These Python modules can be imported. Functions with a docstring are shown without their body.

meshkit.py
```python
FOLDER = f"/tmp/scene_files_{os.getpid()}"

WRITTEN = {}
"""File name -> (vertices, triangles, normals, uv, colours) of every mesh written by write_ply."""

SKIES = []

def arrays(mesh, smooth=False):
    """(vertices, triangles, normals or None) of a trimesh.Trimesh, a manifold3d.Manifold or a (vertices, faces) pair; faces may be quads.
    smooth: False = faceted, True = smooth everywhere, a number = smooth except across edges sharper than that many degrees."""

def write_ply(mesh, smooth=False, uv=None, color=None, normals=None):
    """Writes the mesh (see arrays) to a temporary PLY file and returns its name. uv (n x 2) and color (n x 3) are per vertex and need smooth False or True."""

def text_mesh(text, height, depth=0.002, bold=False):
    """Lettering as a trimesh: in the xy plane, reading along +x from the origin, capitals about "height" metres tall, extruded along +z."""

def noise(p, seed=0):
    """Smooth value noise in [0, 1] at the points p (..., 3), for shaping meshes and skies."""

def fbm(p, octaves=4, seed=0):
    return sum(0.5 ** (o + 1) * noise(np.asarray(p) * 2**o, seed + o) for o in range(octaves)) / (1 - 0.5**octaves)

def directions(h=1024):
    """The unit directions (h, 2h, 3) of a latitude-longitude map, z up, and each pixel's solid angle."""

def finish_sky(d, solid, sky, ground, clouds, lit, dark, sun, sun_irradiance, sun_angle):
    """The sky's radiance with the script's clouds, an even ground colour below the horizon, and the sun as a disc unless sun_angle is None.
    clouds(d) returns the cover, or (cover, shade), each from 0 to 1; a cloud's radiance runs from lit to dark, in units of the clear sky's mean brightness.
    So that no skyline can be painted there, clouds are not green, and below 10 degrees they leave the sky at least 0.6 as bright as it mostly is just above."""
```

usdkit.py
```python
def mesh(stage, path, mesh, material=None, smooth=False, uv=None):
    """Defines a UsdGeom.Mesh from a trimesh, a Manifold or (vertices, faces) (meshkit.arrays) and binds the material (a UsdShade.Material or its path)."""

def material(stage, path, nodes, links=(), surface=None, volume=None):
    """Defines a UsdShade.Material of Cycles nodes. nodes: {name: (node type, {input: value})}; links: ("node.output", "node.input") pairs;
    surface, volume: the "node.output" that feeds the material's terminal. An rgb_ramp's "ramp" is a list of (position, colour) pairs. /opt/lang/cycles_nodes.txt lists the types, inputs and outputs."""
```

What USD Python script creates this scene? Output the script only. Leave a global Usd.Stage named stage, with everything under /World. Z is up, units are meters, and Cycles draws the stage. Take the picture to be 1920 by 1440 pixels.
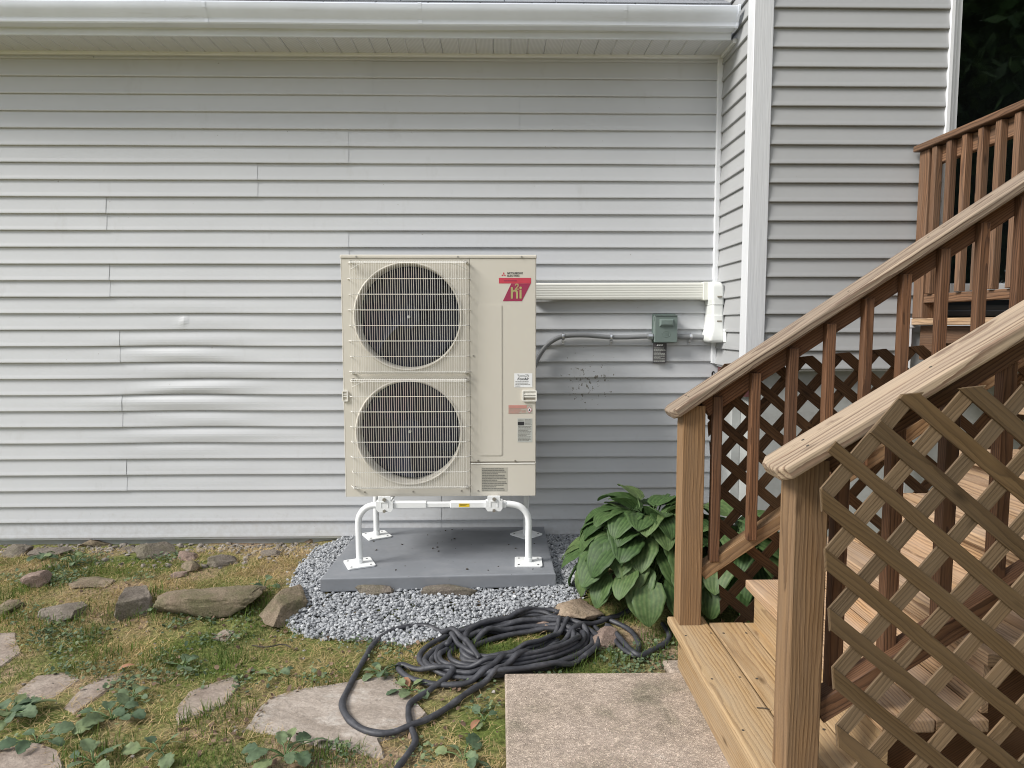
import math, random
import numpy as np, trimesh, usdkit, meshkit
import shapely
from shapely.geometry import Polygon, Point, box as sbox
from shapely import affinity
from pxr import Usd, UsdGeom, UsdLux, UsdShade, Gf, Sdf, Vt

stage = Usd.Stage.CreateInMemory()
UsdGeom.SetStageUpAxis(stage, UsdGeom.Tokens.z)
UsdGeom.SetStageMetersPerUnit(stage, 1.0)
UsdGeom.Xform.Define(stage, '/World')
UsdGeom.Scope.Define(stage, '/World/Looks')
rng = np.random.default_rng(7)
random.seed(7)

# ------------------------------------------------------------------ camera, sky, sun, exposure
CAM_Z, PITCH, YAW, ROLL = 1.55, 0.08506, 0.01968, -0.00098
EXPOSURE = 1.54
SKY_STRENGTH, SUN_INTENSITY, SUN_ANGLE = 0.060, 0.40, 20.0
SUN_DIR = np.array([-0.74, -0.31, 0.66]); SUN_DIR /= np.linalg.norm(SUN_DIR)     # towards the sun

cam = UsdGeom.Camera.Define(stage, '/World/camera')
F = np.array([math.sin(YAW)*math.cos(PITCH), math.cos(YAW)*math.cos(PITCH), -math.sin(PITCH)])
Rt = np.array([math.cos(YAW), -math.sin(YAW), 0.0]); Up = np.cross(Rt, F)
c_, s_ = math.cos(ROLL), math.sin(ROLL)
Rt, Up = c_*Rt + s_*Up, -s_*Rt + c_*Up
cam.AddTransformOp().Set(Gf.Matrix4d(*Rt, 0, *Up, 0, *(-F), 0, 0, 0, CAM_Z, 1))
cam.CreateHorizontalApertureAttr(36.0); cam.CreateVerticalApertureAttr(27.0)
cam.CreateFocalLengthAttr(36.0*1288/1920)
cam.CreateClippingRangeAttr(Gf.Vec2f(0.05, 500))
cam.CreateExposureAttr(EXPOSURE)

el = math.asin(SUN_DIR[2]); rot = math.atan2(SUN_DIR[0], SUN_DIR[1])
sky_m = usdkit.material(stage, '/World/Looks/sky_look', {
    'tc': ('texture_coordinate', {}),
    'n': ('noise_texture', {'scale': 2.2, 'detail': 5.0, 'roughness': 0.55}),
    'r': ('rgb_ramp', {'ramp': [(0.30, (0.86, 0.88, 0.92)), (0.55, (1.0, 1.0, 1.0)), (0.75, (1.14, 1.13, 1.10))]}),
    's': ('sky_texture', {'sky_type': 'single_scattering', 'sun_disc': False, 'sun_elevation': el, 'sun_rotation': rot}),
    'w': ('color', {'value': (6.2, 6.35, 6.6)}),
    'c': ('mix', {'mix_type': 'multiply', 'fac': 1.0}),
    'm': ('mix', {'mix_type': 'mix', 'fac': 0.80}),
    'b': ('background_shader', {'strength': SKY_STRENGTH})},
    [('tc.generated', 'n.vector'), ('n.fac', 'r.fac'), ('w.color', 'c.color1'), ('r.color', 'c.color2'),
     ('s.color', 'm.color1'), ('c.color', 'm.color2'), ('m.color', 'b.color')], surface='b.background')
sky = UsdLux.DomeLight.Define(stage, '/World/sky')
UsdShade.MaterialBindingAPI.Apply(sky.GetPrim()).Bind(sky_m)
sky.GetPrim().SetCustomDataByKey('kind', 'structure')
sun = UsdLux.DistantLight.Define(stage, '/World/sun')
sun.CreateIntensityAttr(SUN_INTENSITY); sun.CreateAngleAttr(SUN_ANGLE); sun.CreateNormalizeAttr(True)
sun.CreateColorAttr(Gf.Vec3f(1.0, 0.97, 0.92))
zc = SUN_DIR; xc = np.cross([0, 0, 1.0], zc); xc /= np.linalg.norm(xc); yc = np.cross(zc, xc)
sun.AddTransformOp().Set(Gf.Matrix4d(*xc, 0, *yc, 0, *zc, 0, 0, 0, 10, 1))

# ------------------------------------------------------------------ helpers
used = {}
BASES = {}
def numbered(parent, name):
    k = (parent, name); n = used.get(k, 0); used[k] = n + 1
    return f'{parent}/{name}' if n == 0 else f'{parent}/{name}_{n:03d}'
def tagprim(p, label=None, category=None, group=None, kind=None):
    for k, v in (('label', label), ('category', category), ('group', group), ('kind', kind)):
        if v: p.SetCustomDataByKey(k, v)
def thing(name, label, category, base=(0, 0, 0), group=None, kind=None):
    path = numbered('/World', name)
    x = UsdGeom.Xform.Define(stage, path); x.AddTranslateOp().Set(Gf.Vec3d(*map(float, base)))
    BASES[path] = np.array(base, float)
    tagprim(x.GetPrim(), label, category, group, kind)
    return path
def empty_part(parent, name, label=None):
    path = numbered(parent, name); UsdGeom.Xform.Define(stage, path); BASES[path] = BASES.get(parent, np.zeros(3))
    if label: stage.GetPrimAtPath(path).SetCustomDataByKey('label', label)
    return path
def put(parent, name, mesh, mat, smooth=False, label=None, category=None, group=None, kind=None, attrs=None):
    """one Mesh prim; mesh in world coordinates"""
    path = numbered(parent or '/World', name)
    base = BASES.get(parent, np.zeros(3)); BASES[path] = base
    if isinstance(mesh, (list, tuple)) and not isinstance(mesh[0], np.ndarray): mesh = cat(mesh)
    if hasattr(mesh, 'to_mesh'):
        mm = mesh.to_mesh(); mesh = trimesh.Trimesh(mm.vert_properties[:, :3], mm.tri_verts, process=False)
    if isinstance(mesh, tuple):
        v, f = np.asarray(mesh[0], float), np.asarray(mesh[1], int)
        if f.shape[1] == 4: f = np.vstack([f[:, [0, 1, 2]], f[:, [0, 2, 3]]])
        at = mesh[2] if len(mesh) > 2 else None
    else:
        v, f = np.array(mesh.vertices), np.array(mesh.faces); at = getattr(mesh, 'grain_', None)
    m = usdkit.mesh(stage, path, (v - base, f), mat, smooth=smooth)
    if at is not None and smooth in (False, True):
        UsdGeom.PrimvarsAPI(m).CreatePrimvar('grain', Sdf.ValueTypeNames.Float3Array, 'vertex').Set(Vt.Vec3fArray.FromNumpy(np.asarray(at, np.float32)))
    for k, a in (attrs or {}).items():
        UsdGeom.PrimvarsAPI(m).CreatePrimvar(k, Sdf.ValueTypeNames.FloatArray, 'vertex').Set(Vt.FloatArray.FromNumpy(np.asarray(a, np.float32)))
    m.CreateDoubleSidedAttr(True)
    tagprim(m.GetPrim(), label, category, group, kind)
    return path
def cat(ms):
    ms = [x if isinstance(x, trimesh.Trimesh) else trimesh.Trimesh(x[0], x[1], process=False) for x in ms]
    return trimesh.util.concatenate(ms)
def nrm(a): a = np.asarray(a, float); return a/np.linalg.norm(a)
def bx(x0, x1, y0, y1, z0, z1, b=0.0):
    """box with optional chamfer of all edges"""
    if b <= 0:
        m = trimesh.creation.box(extents=(x1-x0, y1-y0, z1-z0)); m.apply_translation(((x0+x1)/2, (y0+y1)/2, (z0+z1)/2)); return m
    pts = []
    for sx in (0, 1):
        for sy in (0, 1):
            for sz in (0, 1):
                X, Yv, Zv = (x0, x1)[sx], (y0, y1)[sy], (z0, z1)[sz]
                dx, dy, dz = (1-2*sx)*b, (1-2*sy)*b, (1-2*sz)*b
                pts += [(X+dx, Yv+dy, Zv), (X+dx, Yv, Zv+dz), (X, Yv+dy, Zv+dz)]
    return trimesh.convex.convex_hull(np.array(pts))
def inset(poly, d):
    p = np.asarray(poly, float); n = len(p); out = []
    for i in range(n):
        a, b, c = p[i-1], p[i], p[(i+1) % n]
        e1, e2 = (b-a)/np.linalg.norm(b-a), (c-b)/np.linalg.norm(c-b)
        n1, n2 = np.array([-e1[1], e1[0]]), np.array([-e2[1], e2[0]])
        k = n1+n2; out.append(b + d*k/max(1e-9, (k@n1)))
    return np.array(out)
def poly_board(poly, O, es, eu, et, t, b=0.003, steps=2, g=None):
    """convex polygon (s,u) counter-clockwise, extruded by t along et from O with eased edges; carries wood grain coordinates"""
    poly = np.asarray(poly, float); n = len(poly)
    lay = []
    if b > 0:
        for k in range(steps+1):
            a = k/steps*math.pi/2; lay.append((b*(1-math.sin(a)), b*(1-math.cos(a))))
        lay = [(z, i) for z, i in [(b*(1-math.cos(k/steps*math.pi/2)), b*(1-math.sin(k/steps*math.pi/2))) for k in range(steps+1)]]
        lay = lay + [(t-z, i) for z, i in reversed(lay)]
    else: lay = [(0, 0), (t, 0)]
    L = [np.column_stack([inset(poly, i) if i > 1e-9 else poly, np.full(n, z)]) for z, i in lay]
    loc = np.vstack(L); f = []
    for k in range(len(L)-1):
        for i in range(n):
            j = (i+1) % n; a, b2, c, d = k*n+i, k*n+j, (k+1)*n+j, (k+1)*n+i
            f += [(a, b2, c), (a, c, d)]
    for i in range(1, n-1):
        f.append((0, i+1, i)); o = (len(L)-1)*n; f.append((o, o+i, o+i+1))
    O, es, eu, et = map(lambda q: np.asarray(q, float), (O, es, eu, et))
    v = O + loc[:, :1]*es + loc[:, 1:2]*eu + loc[:, 2:3]*et
    f = np.array(f)
    if np.dot(np.cross(es, eu), et) < 0: f = f[:, ::-1]
    if g is None: g = (rng.uniform(0, 50), rng.uniform(0.02, 0.07)*rng.choice([-1, 1]), rng.uniform(0.01, 0.06))
    m = trimesh.Trimesh(v, f, process=False)
    m.grain_ = loc - [poly[:, 0].min(), poly[:, 1].mean(), t/2] + np.array(g)
    return m
def board(p0, p1, w, t, wdir, b=0.003, steps=1):
    """straight board from p0 to p1 (centre line), width w along wdir, thickness t"""
    p0, p1 = np.asarray(p0, float), np.asarray(p1, float); L = np.linalg.norm(p1-p0)
    es = (p1-p0)/L; eu = np.asarray(wdir, float); eu = eu-(eu@es)*es; eu /= np.linalg.norm(eu); et = np.cross(es, eu)
    return poly_board([(0, -w/2), (L, -w/2), (L, w/2), (0, w/2)], p0-et*t/2, es, eu, et, t, b, steps)
def frames(P):
    T = np.gradient(P, axis=0); T /= np.linalg.norm(T, axis=1, keepdims=True)
    up = np.array([0, 0, 1.0]) if abs(T[0][2]) < .9 else np.array([0, 1.0, 0])
    N = np.zeros_like(T); n = np.cross(np.cross(T[0], up), T[0]); n /= np.linalg.norm(n)
    for i in range(len(P)):
        n = n-(n@T[i])*T[i]; n /= np.linalg.norm(n); N[i] = n
    return T, N, np.cross(T, N)
def tube(P, r, k=8, rx=None, cap=True):
    P = np.asarray(P, float); T, N, B = frames(P)
    r = np.broadcast_to(np.asarray(r, float), (len(P),)); rx = r if rx is None else np.broadcast_to(rx, (len(P),))
    a = np.arange(k)/k*2*np.pi
    v = P[:, None] + r[:, None, None]*np.cos(a)[None, :, None]*N[:, None] + rx[:, None, None]*np.sin(a)[None, :, None]*B[:, None]
    v = v.reshape(-1, 3); f = []
    i = np.arange(len(P)-1)[:, None]; j = np.arange(k)[None]; jn = (j+1) % k
    q = np.stack([i*k+j, i*k+jn, (i+1)*k+jn, (i+1)*k+j], -1).reshape(-1, 4)
    f = np.vstack([q[:, [0, 1, 2]], q[:, [0, 2, 3]]])
    if cap:
        n = len(v); v = np.vstack([v, P[0], P[-1]]); o = (len(P)-1)*k
        f = np.vstack([f, [[n, (t+1) % k, t] for t in range(k)], [[n+1, o+t, o+(t+1) % k] for t in range(k)]])
    return trimesh.Trimesh(v, f, process=False)
def cyl(p0, p1, r, k=12): return tube(np.linspace(p0, p1, 2), r, k)
def spline(pts, n=12, closed=False):
    p = np.asarray(pts, float)
    q = np.vstack([2*p[0]-p[1], p, 2*p[-1]-p[-2]])
    out = []
    for i in range(1, len(q)-2):
        a, b, c, d = q[i-1:i+3]
        for t in np.arange(n)/n:
            out.append(.5*(2*b+(c-a)*t+(2*a-5*b+4*c-d)*t*t+(3*b-a-3*c+d)*t**3))
    out.append(p[-1]); return np.array(out)
def resample(P, d):
    s = np.concatenate([[0], np.cumsum(np.linalg.norm(np.diff(P, axis=0), axis=1))])
    t = np.linspace(0, s[-1], max(3, int(s[-1]/d)))
    return np.column_stack([np.interp(t, s, P[:, k]) for k in range(P.shape[1])])
def extr(poly, t):
    gs = getattr(poly, 'geoms', [poly])
    return trimesh.util.concatenate([trimesh.creation.extrude_polygon(g, t, engine='earcut') for g in gs])
def front(m, y, x=0, z=0):
    """takes a mesh lying in xy (extruded along z) and stands it facing the camera (-Y), front face at y"""
    m = m.copy(); v = m.vertices.copy(); zmax = v[:, 2].max()
    m.vertices = np.column_stack([v[:, 0]+x, y+(zmax-v[:, 2]), v[:, 1]+z]); return m
def rrect(x0, z0, x1, z1, r, q=4): return sbox(x0+r, z0+r, x1-r, z1-r).buffer(r, quad_segs=q)
def smst(t): t = np.clip(t, 0, 1); return t*t*(3-2*t)
def gz(x, y):
    x = np.asarray(x, float); y = np.asarray(y, float)
    p = np.stack([x*2.3, y*2.3, 0*x], -1)
    return .11 + .075*smst((y-3.05)/.55) + .022*(meshkit.fbm(p, 3, 5)-.5)*smst((4.2-y)/.3) - .030*smst((y-4.02)/.28)*smst((-.95-x)/.3)

# ------------------------------------------------------------------ materials
def mat(name, nodes, links, surface='p.BSDF'): return usdkit.material(stage, f'/World/Looks/{name}', nodes, links, surface=surface)
def plain(name, col, rough=.5, metal=0., var=.06, scale=6., bump=0., bscale=60., spec=.5, coat=0., speck=None, dirt=None):
    """painted / moulded surface: slow colour variation, optional fine bump, specks and streaky dirt"""
    c = np.array(col)
    nd = {'g': ('geometry', {}), 'n': ('noise_texture', {'scale': scale, 'detail': 4.0, 'roughness': .6}),
          'r': ('rgb_ramp', {'ramp': [(.25, tuple(c*(1-var))), (.75, tuple(np.minimum(1, c*(1+var))))]}),
          'p': ('principled_bsdf', {'roughness': rough, 'metallic': metal, 'specular_ior_level': spec, 'coat_weight': coat})}
    lk = [('g.position', 'n.vector'), ('n.fac', 'r.fac')]
    last = 'r.color'
    if dirt:
        nd['dm'] = ('mapping', {'scale': dirt[2]}); nd['dn'] = ('noise_texture', {'scale': 1.0, 'detail': 6.0, 'roughness': .7})
        nd['dr'] = ('rgb_ramp', {'ramp': [(dirt[1], (0, 0, 0)), (min(1, dirt[1]+.22), (1, 1, 1))]})
        nd['dk'] = ('mix', {'mix_type': 'mix', 'color2': dirt[0]}); nd['ds'] = ('math', {'math_type': 'multiply', 'value2': dirt[3]})
        lk += [('g.position', 'dm.vector'), ('dm.vector', 'dn.vector'), ('dn.fac', 'dr.fac'), ('dr.color', 'ds.value1'), ('ds.value', 'dk.fac'), (last, 'dk.color1')]
        last = 'dk.color'
    if speck:
        nd['vn'] = ('noise_texture', {'scale': speck[1], 'detail': 2.0, 'roughness': .5}); nd['vr'] = ('rgb_ramp', {'ramp': [(speck[2], (0, 0, 0)), (speck[2]+.04, (1, 1, 1))]})
        nd['vk'] = ('mix', {'mix_type': 'mix', 'color2': speck[0]})
        lk += [('g.position', 'vn.vector'), ('vn.fac', 'vr.fac'), ('vr.color', 'vk.fac'), (last, 'vk.color1')]; last = 'vk.color'
    lk.append((last, 'p.base_color'))
    if bump:
        nd['bn'] = ('noise_texture', {'scale': bscale, 'detail': 4.0, 'roughness': .6}); nd['b'] = ('bump', {'strength': 1.0, 'distance': bump})
        lk += [('g.position', 'bn.vector'), ('bn.fac', 'b.height'), ('b.normal', 'p.normal')]
    return mat(name, nd, lk)
def wood(name, light, dark, grey, greyamt=.45, ring=55., rough=.7, fib=(5, 260, 260), fr=(.55, .95, 1.18)):
    nd = {'a': ('attribute', {'attribute': 'grain'}),
          'm1': ('mapping', {'scale': (1.5, 6, 6)}), 'n1': ('noise_texture', {'scale': 1.0, 'detail': 3.0, 'roughness': .55}),
          'ma': ('vector_math', {'math_type': 'multiply_add', 'vector2': (0, .050, .050)}),
          'w': ('wave_texture', {'wave_type': 'rings', 'rings_direction': 'x', 'profile': 'saw', 'scale': ring, 'distortion': 0.5, 'detail': 2.0, 'detail_scale': 2.0}),
          'r': ('rgb_ramp', {'ramp': [(0, light), (.45, tuple(np.array(light)*.93)), (.82, dark), (.93, tuple(np.array(dark)*.75)), (1, light)]}),
          'm2': ('mapping', {'scale': fib}), 'n2': ('noise_texture', {'scale': 1.0, 'detail': 4.0, 'roughness': .65}),
          'r2': ('rgb_ramp', {'ramp': [(.3, (fr[0],)*3), (.5, (fr[1],)*3), (.7, (fr[2],)*3)]}),
          'k2': ('mix', {'mix_type': 'multiply', 'fac': .8}),
          'm3': ('mapping', {'scale': (2.2, 14, 14)}), 'n3': ('noise_texture', {'scale': 1.0, 'detail': 5.0, 'roughness': .65}),
          'r3': ('rgb_ramp', {'ramp': [(.36, (0, 0, 0)), (.68, (1, 1, 1))]}), 'k3': ('mix', {'mix_type': 'mix', 'color2': grey}), 's3': ('math', {'math_type': 'multiply', 'value2': greyamt}),
          'm4': ('mapping', {'scale': (3, 9, 9)}), 'v4': ('voronoi_texture', {'scale': 1.0, 'randomness': 1.0}), 'r4': ('rgb_ramp', {'ramp': [(0, (1, 1, 1)), (.05, (.6, .6, .6)), (.11, (0, 0, 0))]}),
          'k4': ('mix', {'mix_type': 'mix', 'color2': tuple(np.array(dark)*.4)}),
          'oi': ('object_info', {}), 'r5': ('rgb_ramp', {'ramp': [(0, (.80, .80, .82)), (.5, (.98, .97, .95)), (1, (1.16, 1.12, 1.08))]}), 'k5': ('mix', {'mix_type': 'multiply', 'fac': 1.0}),
          'bm': ('math', {'math_type': 'multiply_add', 'value2': .6}), 'b': ('bump', {'strength': .8, 'distance': .0016}),
          'p': ('principled_bsdf', {'roughness': rough, 'specular_ior_level': .3})}
    lk = [('a.vector', 'm1.vector'), ('m1.vector', 'n1.vector'), ('n1.color', 'ma.vector1'), ('a.vector', 'ma.vector3'), ('ma.vector', 'w.vector'), ('w.fac', 'r.fac'),
          ('a.vector', 'm2.vector'), ('m2.vector', 'n2.vector'), ('n2.fac', 'r2.fac'), ('r.color', 'k2.color1'), ('r2.color', 'k2.color2'),
          ('a.vector', 'm3.vector'), ('m3.vector', 'n3.vector'), ('n3.fac', 'r3.fac'), ('r3.color', 's3.value1'), ('s3.value', 'k3.fac'), ('k2.color', 'k3.color1'),
          ('a.vector', 'm4.vector'), ('m4.vector', 'v4.vector'), ('v4.distance', 'r4.fac'), ('r4.color', 'k4.fac'), ('k3.color', 'k4.color1'), ('k4.color', 'k5.color1'), ('oi.random', 'r5.fac'), ('r5.color', 'k5.color2'), ('k5.color', 'p.base_color'),
          ('w.fac', 'bm.value1'), ('n2.fac', 'bm.value3'), ('bm.value', 'b.height'), ('b.normal', 'p.normal')]
    return mat(name, nd, lk)
def tinted(name, stops, rough=.7, transl=0., bump=0., attr='tint', nscale=30., spec=.3):
    nd = {'a': ('attribute', {'attribute': attr}), 'r': ('rgb_ramp', {'ramp': stops}), 'g': ('geometry', {}), 'n': ('noise_texture', {'scale': nscale, 'detail': 3.0}),
          'r2': ('rgb_ramp', {'ramp': [(.3, (.72, .72, .72)), (.7, (1.2, 1.2, 1.2))]}), 'k': ('mix', {'mix_type': 'multiply', 'fac': 1.0}),
          'p': ('principled_bsdf', {'roughness': rough, 'specular_ior_level': spec})}
    lk = [('a.fac', 'r.fac'), ('g.position', 'n.vector'), ('n.fac', 'r2.fac'), ('r.color', 'k.color1'), ('r2.color', 'k.color2'), ('k.color', 'p.base_color')]
    sf = 'p.BSDF'
    if bump:
        nd['b'] = ('bump', {'strength': 1.0, 'distance': bump}); lk += [('n.fac', 'b.height'), ('b.normal', 'p.normal')]
    if transl:
        nd['t'] = ('translucent_bsdf', {}); nd['mx'] = ('mix_closure', {'fac': transl})
        lk += [('k.color', 't.color'), ('p.BSDF', 'mx.closure1'), ('t.BSDF', 'mx.closure2')]; sf = 'mx.closure'
    return mat(name, nd, lk, sf)

M = {}
def flag_mat(name, c1, c2, pale, amt):
    return mat(name, {'g': ('geometry', {}), 'm': ('mapping', {'rotation': (0, 0, .6), 'scale': (3.6, 5.2, 4)}), 'n': ('noise_texture', {'scale': 2.0, 'detail': 8.0, 'roughness': .65}), 'r': ('rgb_ramp', {'ramp': [(.32, c1), (.68, c2)]}),
        'n2': ('noise_texture', {'scale': 1.6, 'detail': 7.0, 'roughness': .7}), 'r2': ('rgb_ramp', {'ramp': [(.52, (0, 0, 0)), (.66, (amt,)*3)]}), 'k': ('mix', {'mix_type': 'mix', 'color2': pale}),
        'n3': ('noise_texture', {'scale': 70.0, 'detail': 6.0, 'roughness': .7}), 'r3': ('rgb_ramp', {'ramp': [(.3, (.78,)*3), (.7, (1.18,)*3)]}), 'k3': ('mix', {'mix_type': 'multiply', 'fac': 1.0}),
        'n4': ('noise_texture', {'scale': 7.0, 'detail': 9.0, 'roughness': .62}), 'b': ('bump', {'strength': .8, 'distance': .012}), 'p': ('principled_bsdf', {'roughness': .9, 'specular_ior_level': .2})},
        [('g.position', 'm.vector'), ('m.vector', 'n.vector'), ('n.fac', 'r.fac'), ('m.vector', 'n2.vector'), ('n2.fac', 'r2.fac'), ('r2.color', 'k.fac'), ('r.color', 'k.color1'), ('g.position', 'n3.vector'), ('n3.fac', 'r3.fac'),
         ('k.color', 'k3.color1'), ('r3.color', 'k3.color2'), ('k3.color', 'p.base_color'), ('m.vector', 'n4.vector'), ('n4.fac', 'b.height'), ('b.normal', 'p.normal')])
M['siding'] = plain('pale_grey_vinyl', (.515, .525, .54), .42, var=.03, scale=2.0, bump=.0004, bscale=35., dirt=((.30, .29, .26), .60, (7, 7, 3), .28), speck=((.30, .29, .26), 46., .765))
def add_mildew(path, at, rad):
    """a patch of dark mildew flecks on the vinyl where the photograph has one"""
    P = UsdShade.Shader.Get(stage, path+'/p'); src = P.GetInput('base_color').GetConnectedSource()
    def sh(n, kind, **inp):
        q = UsdShade.Shader.Define(stage, f'{path}/{n}'); q.CreateIdAttr('cycles_'+kind)
        for k, v in inp.items():
            if isinstance(v, str): q.CreateInput(k, Sdf.ValueTypeNames.Token).Set(v)
            elif np.ndim(v): q.CreateInput(k, Sdf.ValueTypeNames.Float3).Set(Gf.Vec3f(*map(float, v)))
            else: q.CreateInput(k, Sdf.ValueTypeNames.Float).Set(float(v))
        return q
    def ln(a, ao, b, bi): b.CreateInput(bi, Sdf.ValueTypeNames.Token).ConnectToSource(a.CreateOutput(ao, Sdf.ValueTypeNames.Token))
    g = UsdShade.Shader.Get(stage, path+'/g')
    d = sh('md', 'vector_math', math_type='distance', vector2=at); ln(g, 'position', d, 'vector1')
    mr = sh('mm', 'map_range', from_min=rad, from_max=0., to_min=0., to_max=.13, clamp=1.); mr.GetInput('clamp').GetAttr().GetPrim().RemoveProperty('inputs:clamp'); ln(d, 'value', mr, 'value')
    n = sh('mn', 'noise_texture', scale=42., detail=4., roughness=.6); ln(g, 'position', n, 'vector')
    a = sh('mad', 'math', math_type='add'); ln(mr, 'result', a, 'value1'); ln(n, 'fac', a, 'value2')
    t = sh('mt', 'math', math_type='greater_than', value2=.685); ln(a, 'value', t, 'value1')
    k = sh('mk', 'mix', mix_type='mix', color2=(.19, .18, .155)); ln(t, 'value', k, 'fac')
    k.CreateInput('color1', Sdf.ValueTypeNames.Token).ConnectToSource(UsdShade.Shader(src[0].GetPrim()).CreateOutput(src[1], Sdf.ValueTypeNames.Token))
    P.GetInput('base_color').ConnectToSource(k.CreateOutput('color', Sdf.ValueTypeNames.Token))
add_mildew('/World/Looks/pale_grey_vinyl', (.56, 4.33, 1.205), .20)
def add_splash(path, z0, z1):
    P = UsdShade.Shader.Get(stage, path+'/p'); src = P.GetInput('base_color').GetConnectedSource()
    T = Sdf.ValueTypeNames
    def sh(n, kind): q = UsdShade.Shader.Define(stage, f'{path}/{n}'); q.CreateIdAttr('cycles_'+kind); return q
    def ln(a, ao, b, bi): b.CreateInput(bi, T.Token).ConnectToSource(a.CreateOutput(ao, T.Token))
    g = UsdShade.Shader.Get(stage, path+'/g')
    x = sh('sx', 'separate_xyz'); ln(g, 'position', x, 'vector')
    mr = sh('sm', 'map_range')
    for k, v in (('from_min', z1), ('from_max', z0), ('to_min', -.35), ('to_max', .12)): mr.CreateInput(k, T.Float).Set(v)
    ln(x, 'z', mr, 'value')
    n = sh('sn', 'noise_texture'); n.CreateInput('scale', T.Float).Set(24.); n.CreateInput('detail', T.Float).Set(8.); n.CreateInput('roughness', T.Float).Set(.72); ln(g, 'position', n, 'vector')
    a = sh('sa', 'math'); a.CreateInput('math_type', T.Token).Set('add'); ln(mr, 'result', a, 'value1'); ln(n, 'fac', a, 'value2')
    r2 = sh('sr', 'map_range')
    for k, v in (('from_min', .42), ('from_max', .78), ('to_min', 0.), ('to_max', .30)): r2.CreateInput(k, T.Float).Set(v)
    r2.CreateInput('clamp', T.Bool).Set(True); ln(a, 'value', r2, 'value')
    k = sh('sk', 'mix'); k.CreateInput('color2', T.Float3).Set(Gf.Vec3f(.25, .215, .165)); ln(r2, 'result', k, 'fac')
    k.CreateInput('color1', T.Token).ConnectToSource(UsdShade.Shader(src[0].GetPrim()).CreateOutput(src[1], T.Token))
    P.GetInput('base_color').ConnectToSource(k.CreateOutput('color', T.Token))
add_splash('/World/Looks/pale_grey_vinyl', .2, .50)
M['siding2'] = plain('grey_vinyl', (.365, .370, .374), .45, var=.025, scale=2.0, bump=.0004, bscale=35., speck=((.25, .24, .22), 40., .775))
M['trim'] = plain('white_vinyl_trim', (.74, .75, .77), .38, var=.03, scale=5.)
M['post'] = mat('woodgrain_vinyl', {'g': ('geometry', {}), 'm': ('mapping', {'scale': (240, 240, 5)}), 'n': ('noise_texture', {'scale': 1.0, 'detail': 3.0}),
    'r': ('rgb_ramp', {'ramp': [(.3, (.56, .57, .59)), (.7, (.66, .67, .69))]}), 'b': ('bump', {'strength': .8, 'distance': .0012}), 'p': ('principled_bsdf', {'roughness': .45})},
    [('g.position', 'm.vector'), ('m.vector', 'n.vector'), ('n.fac', 'r.fac'), ('r.color', 'p.base_color'), ('n.fac', 'b.height'), ('b.normal', 'p.normal')])
M['gutter'] = plain('white_gutter_paint', (.69, .725, .79), .35, var=.05, scale=4., dirt=((.36, .36, .36), .56, (2.5, 30, 22), .35))
M['soffit'] = mat('perforated_soffit', {'g': ('geometry', {}), 'v': ('voronoi_texture', {'scale': 130.0, 'randomness': 0.0}),
    'r': ('rgb_ramp', {'ramp': [(0, (.32, .33, .36)), (.20, (.36, .37, .39)), (.34, (.66, .67, .69)), (1, (.67, .68, .70))]}), 'p': ('principled_bsdf', {'roughness': .5})},
    [('g.position', 'v.vector'), ('v.distance', 'r.fac'), ('r.color', 'p.base_color')])
M['shingle'] = plain('asphalt_shingle', (.20, .21, .23), .9, var=.35, scale=180., bump=.002, bscale=320., speck=((.42, .43, .45), 420., .60))
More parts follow.
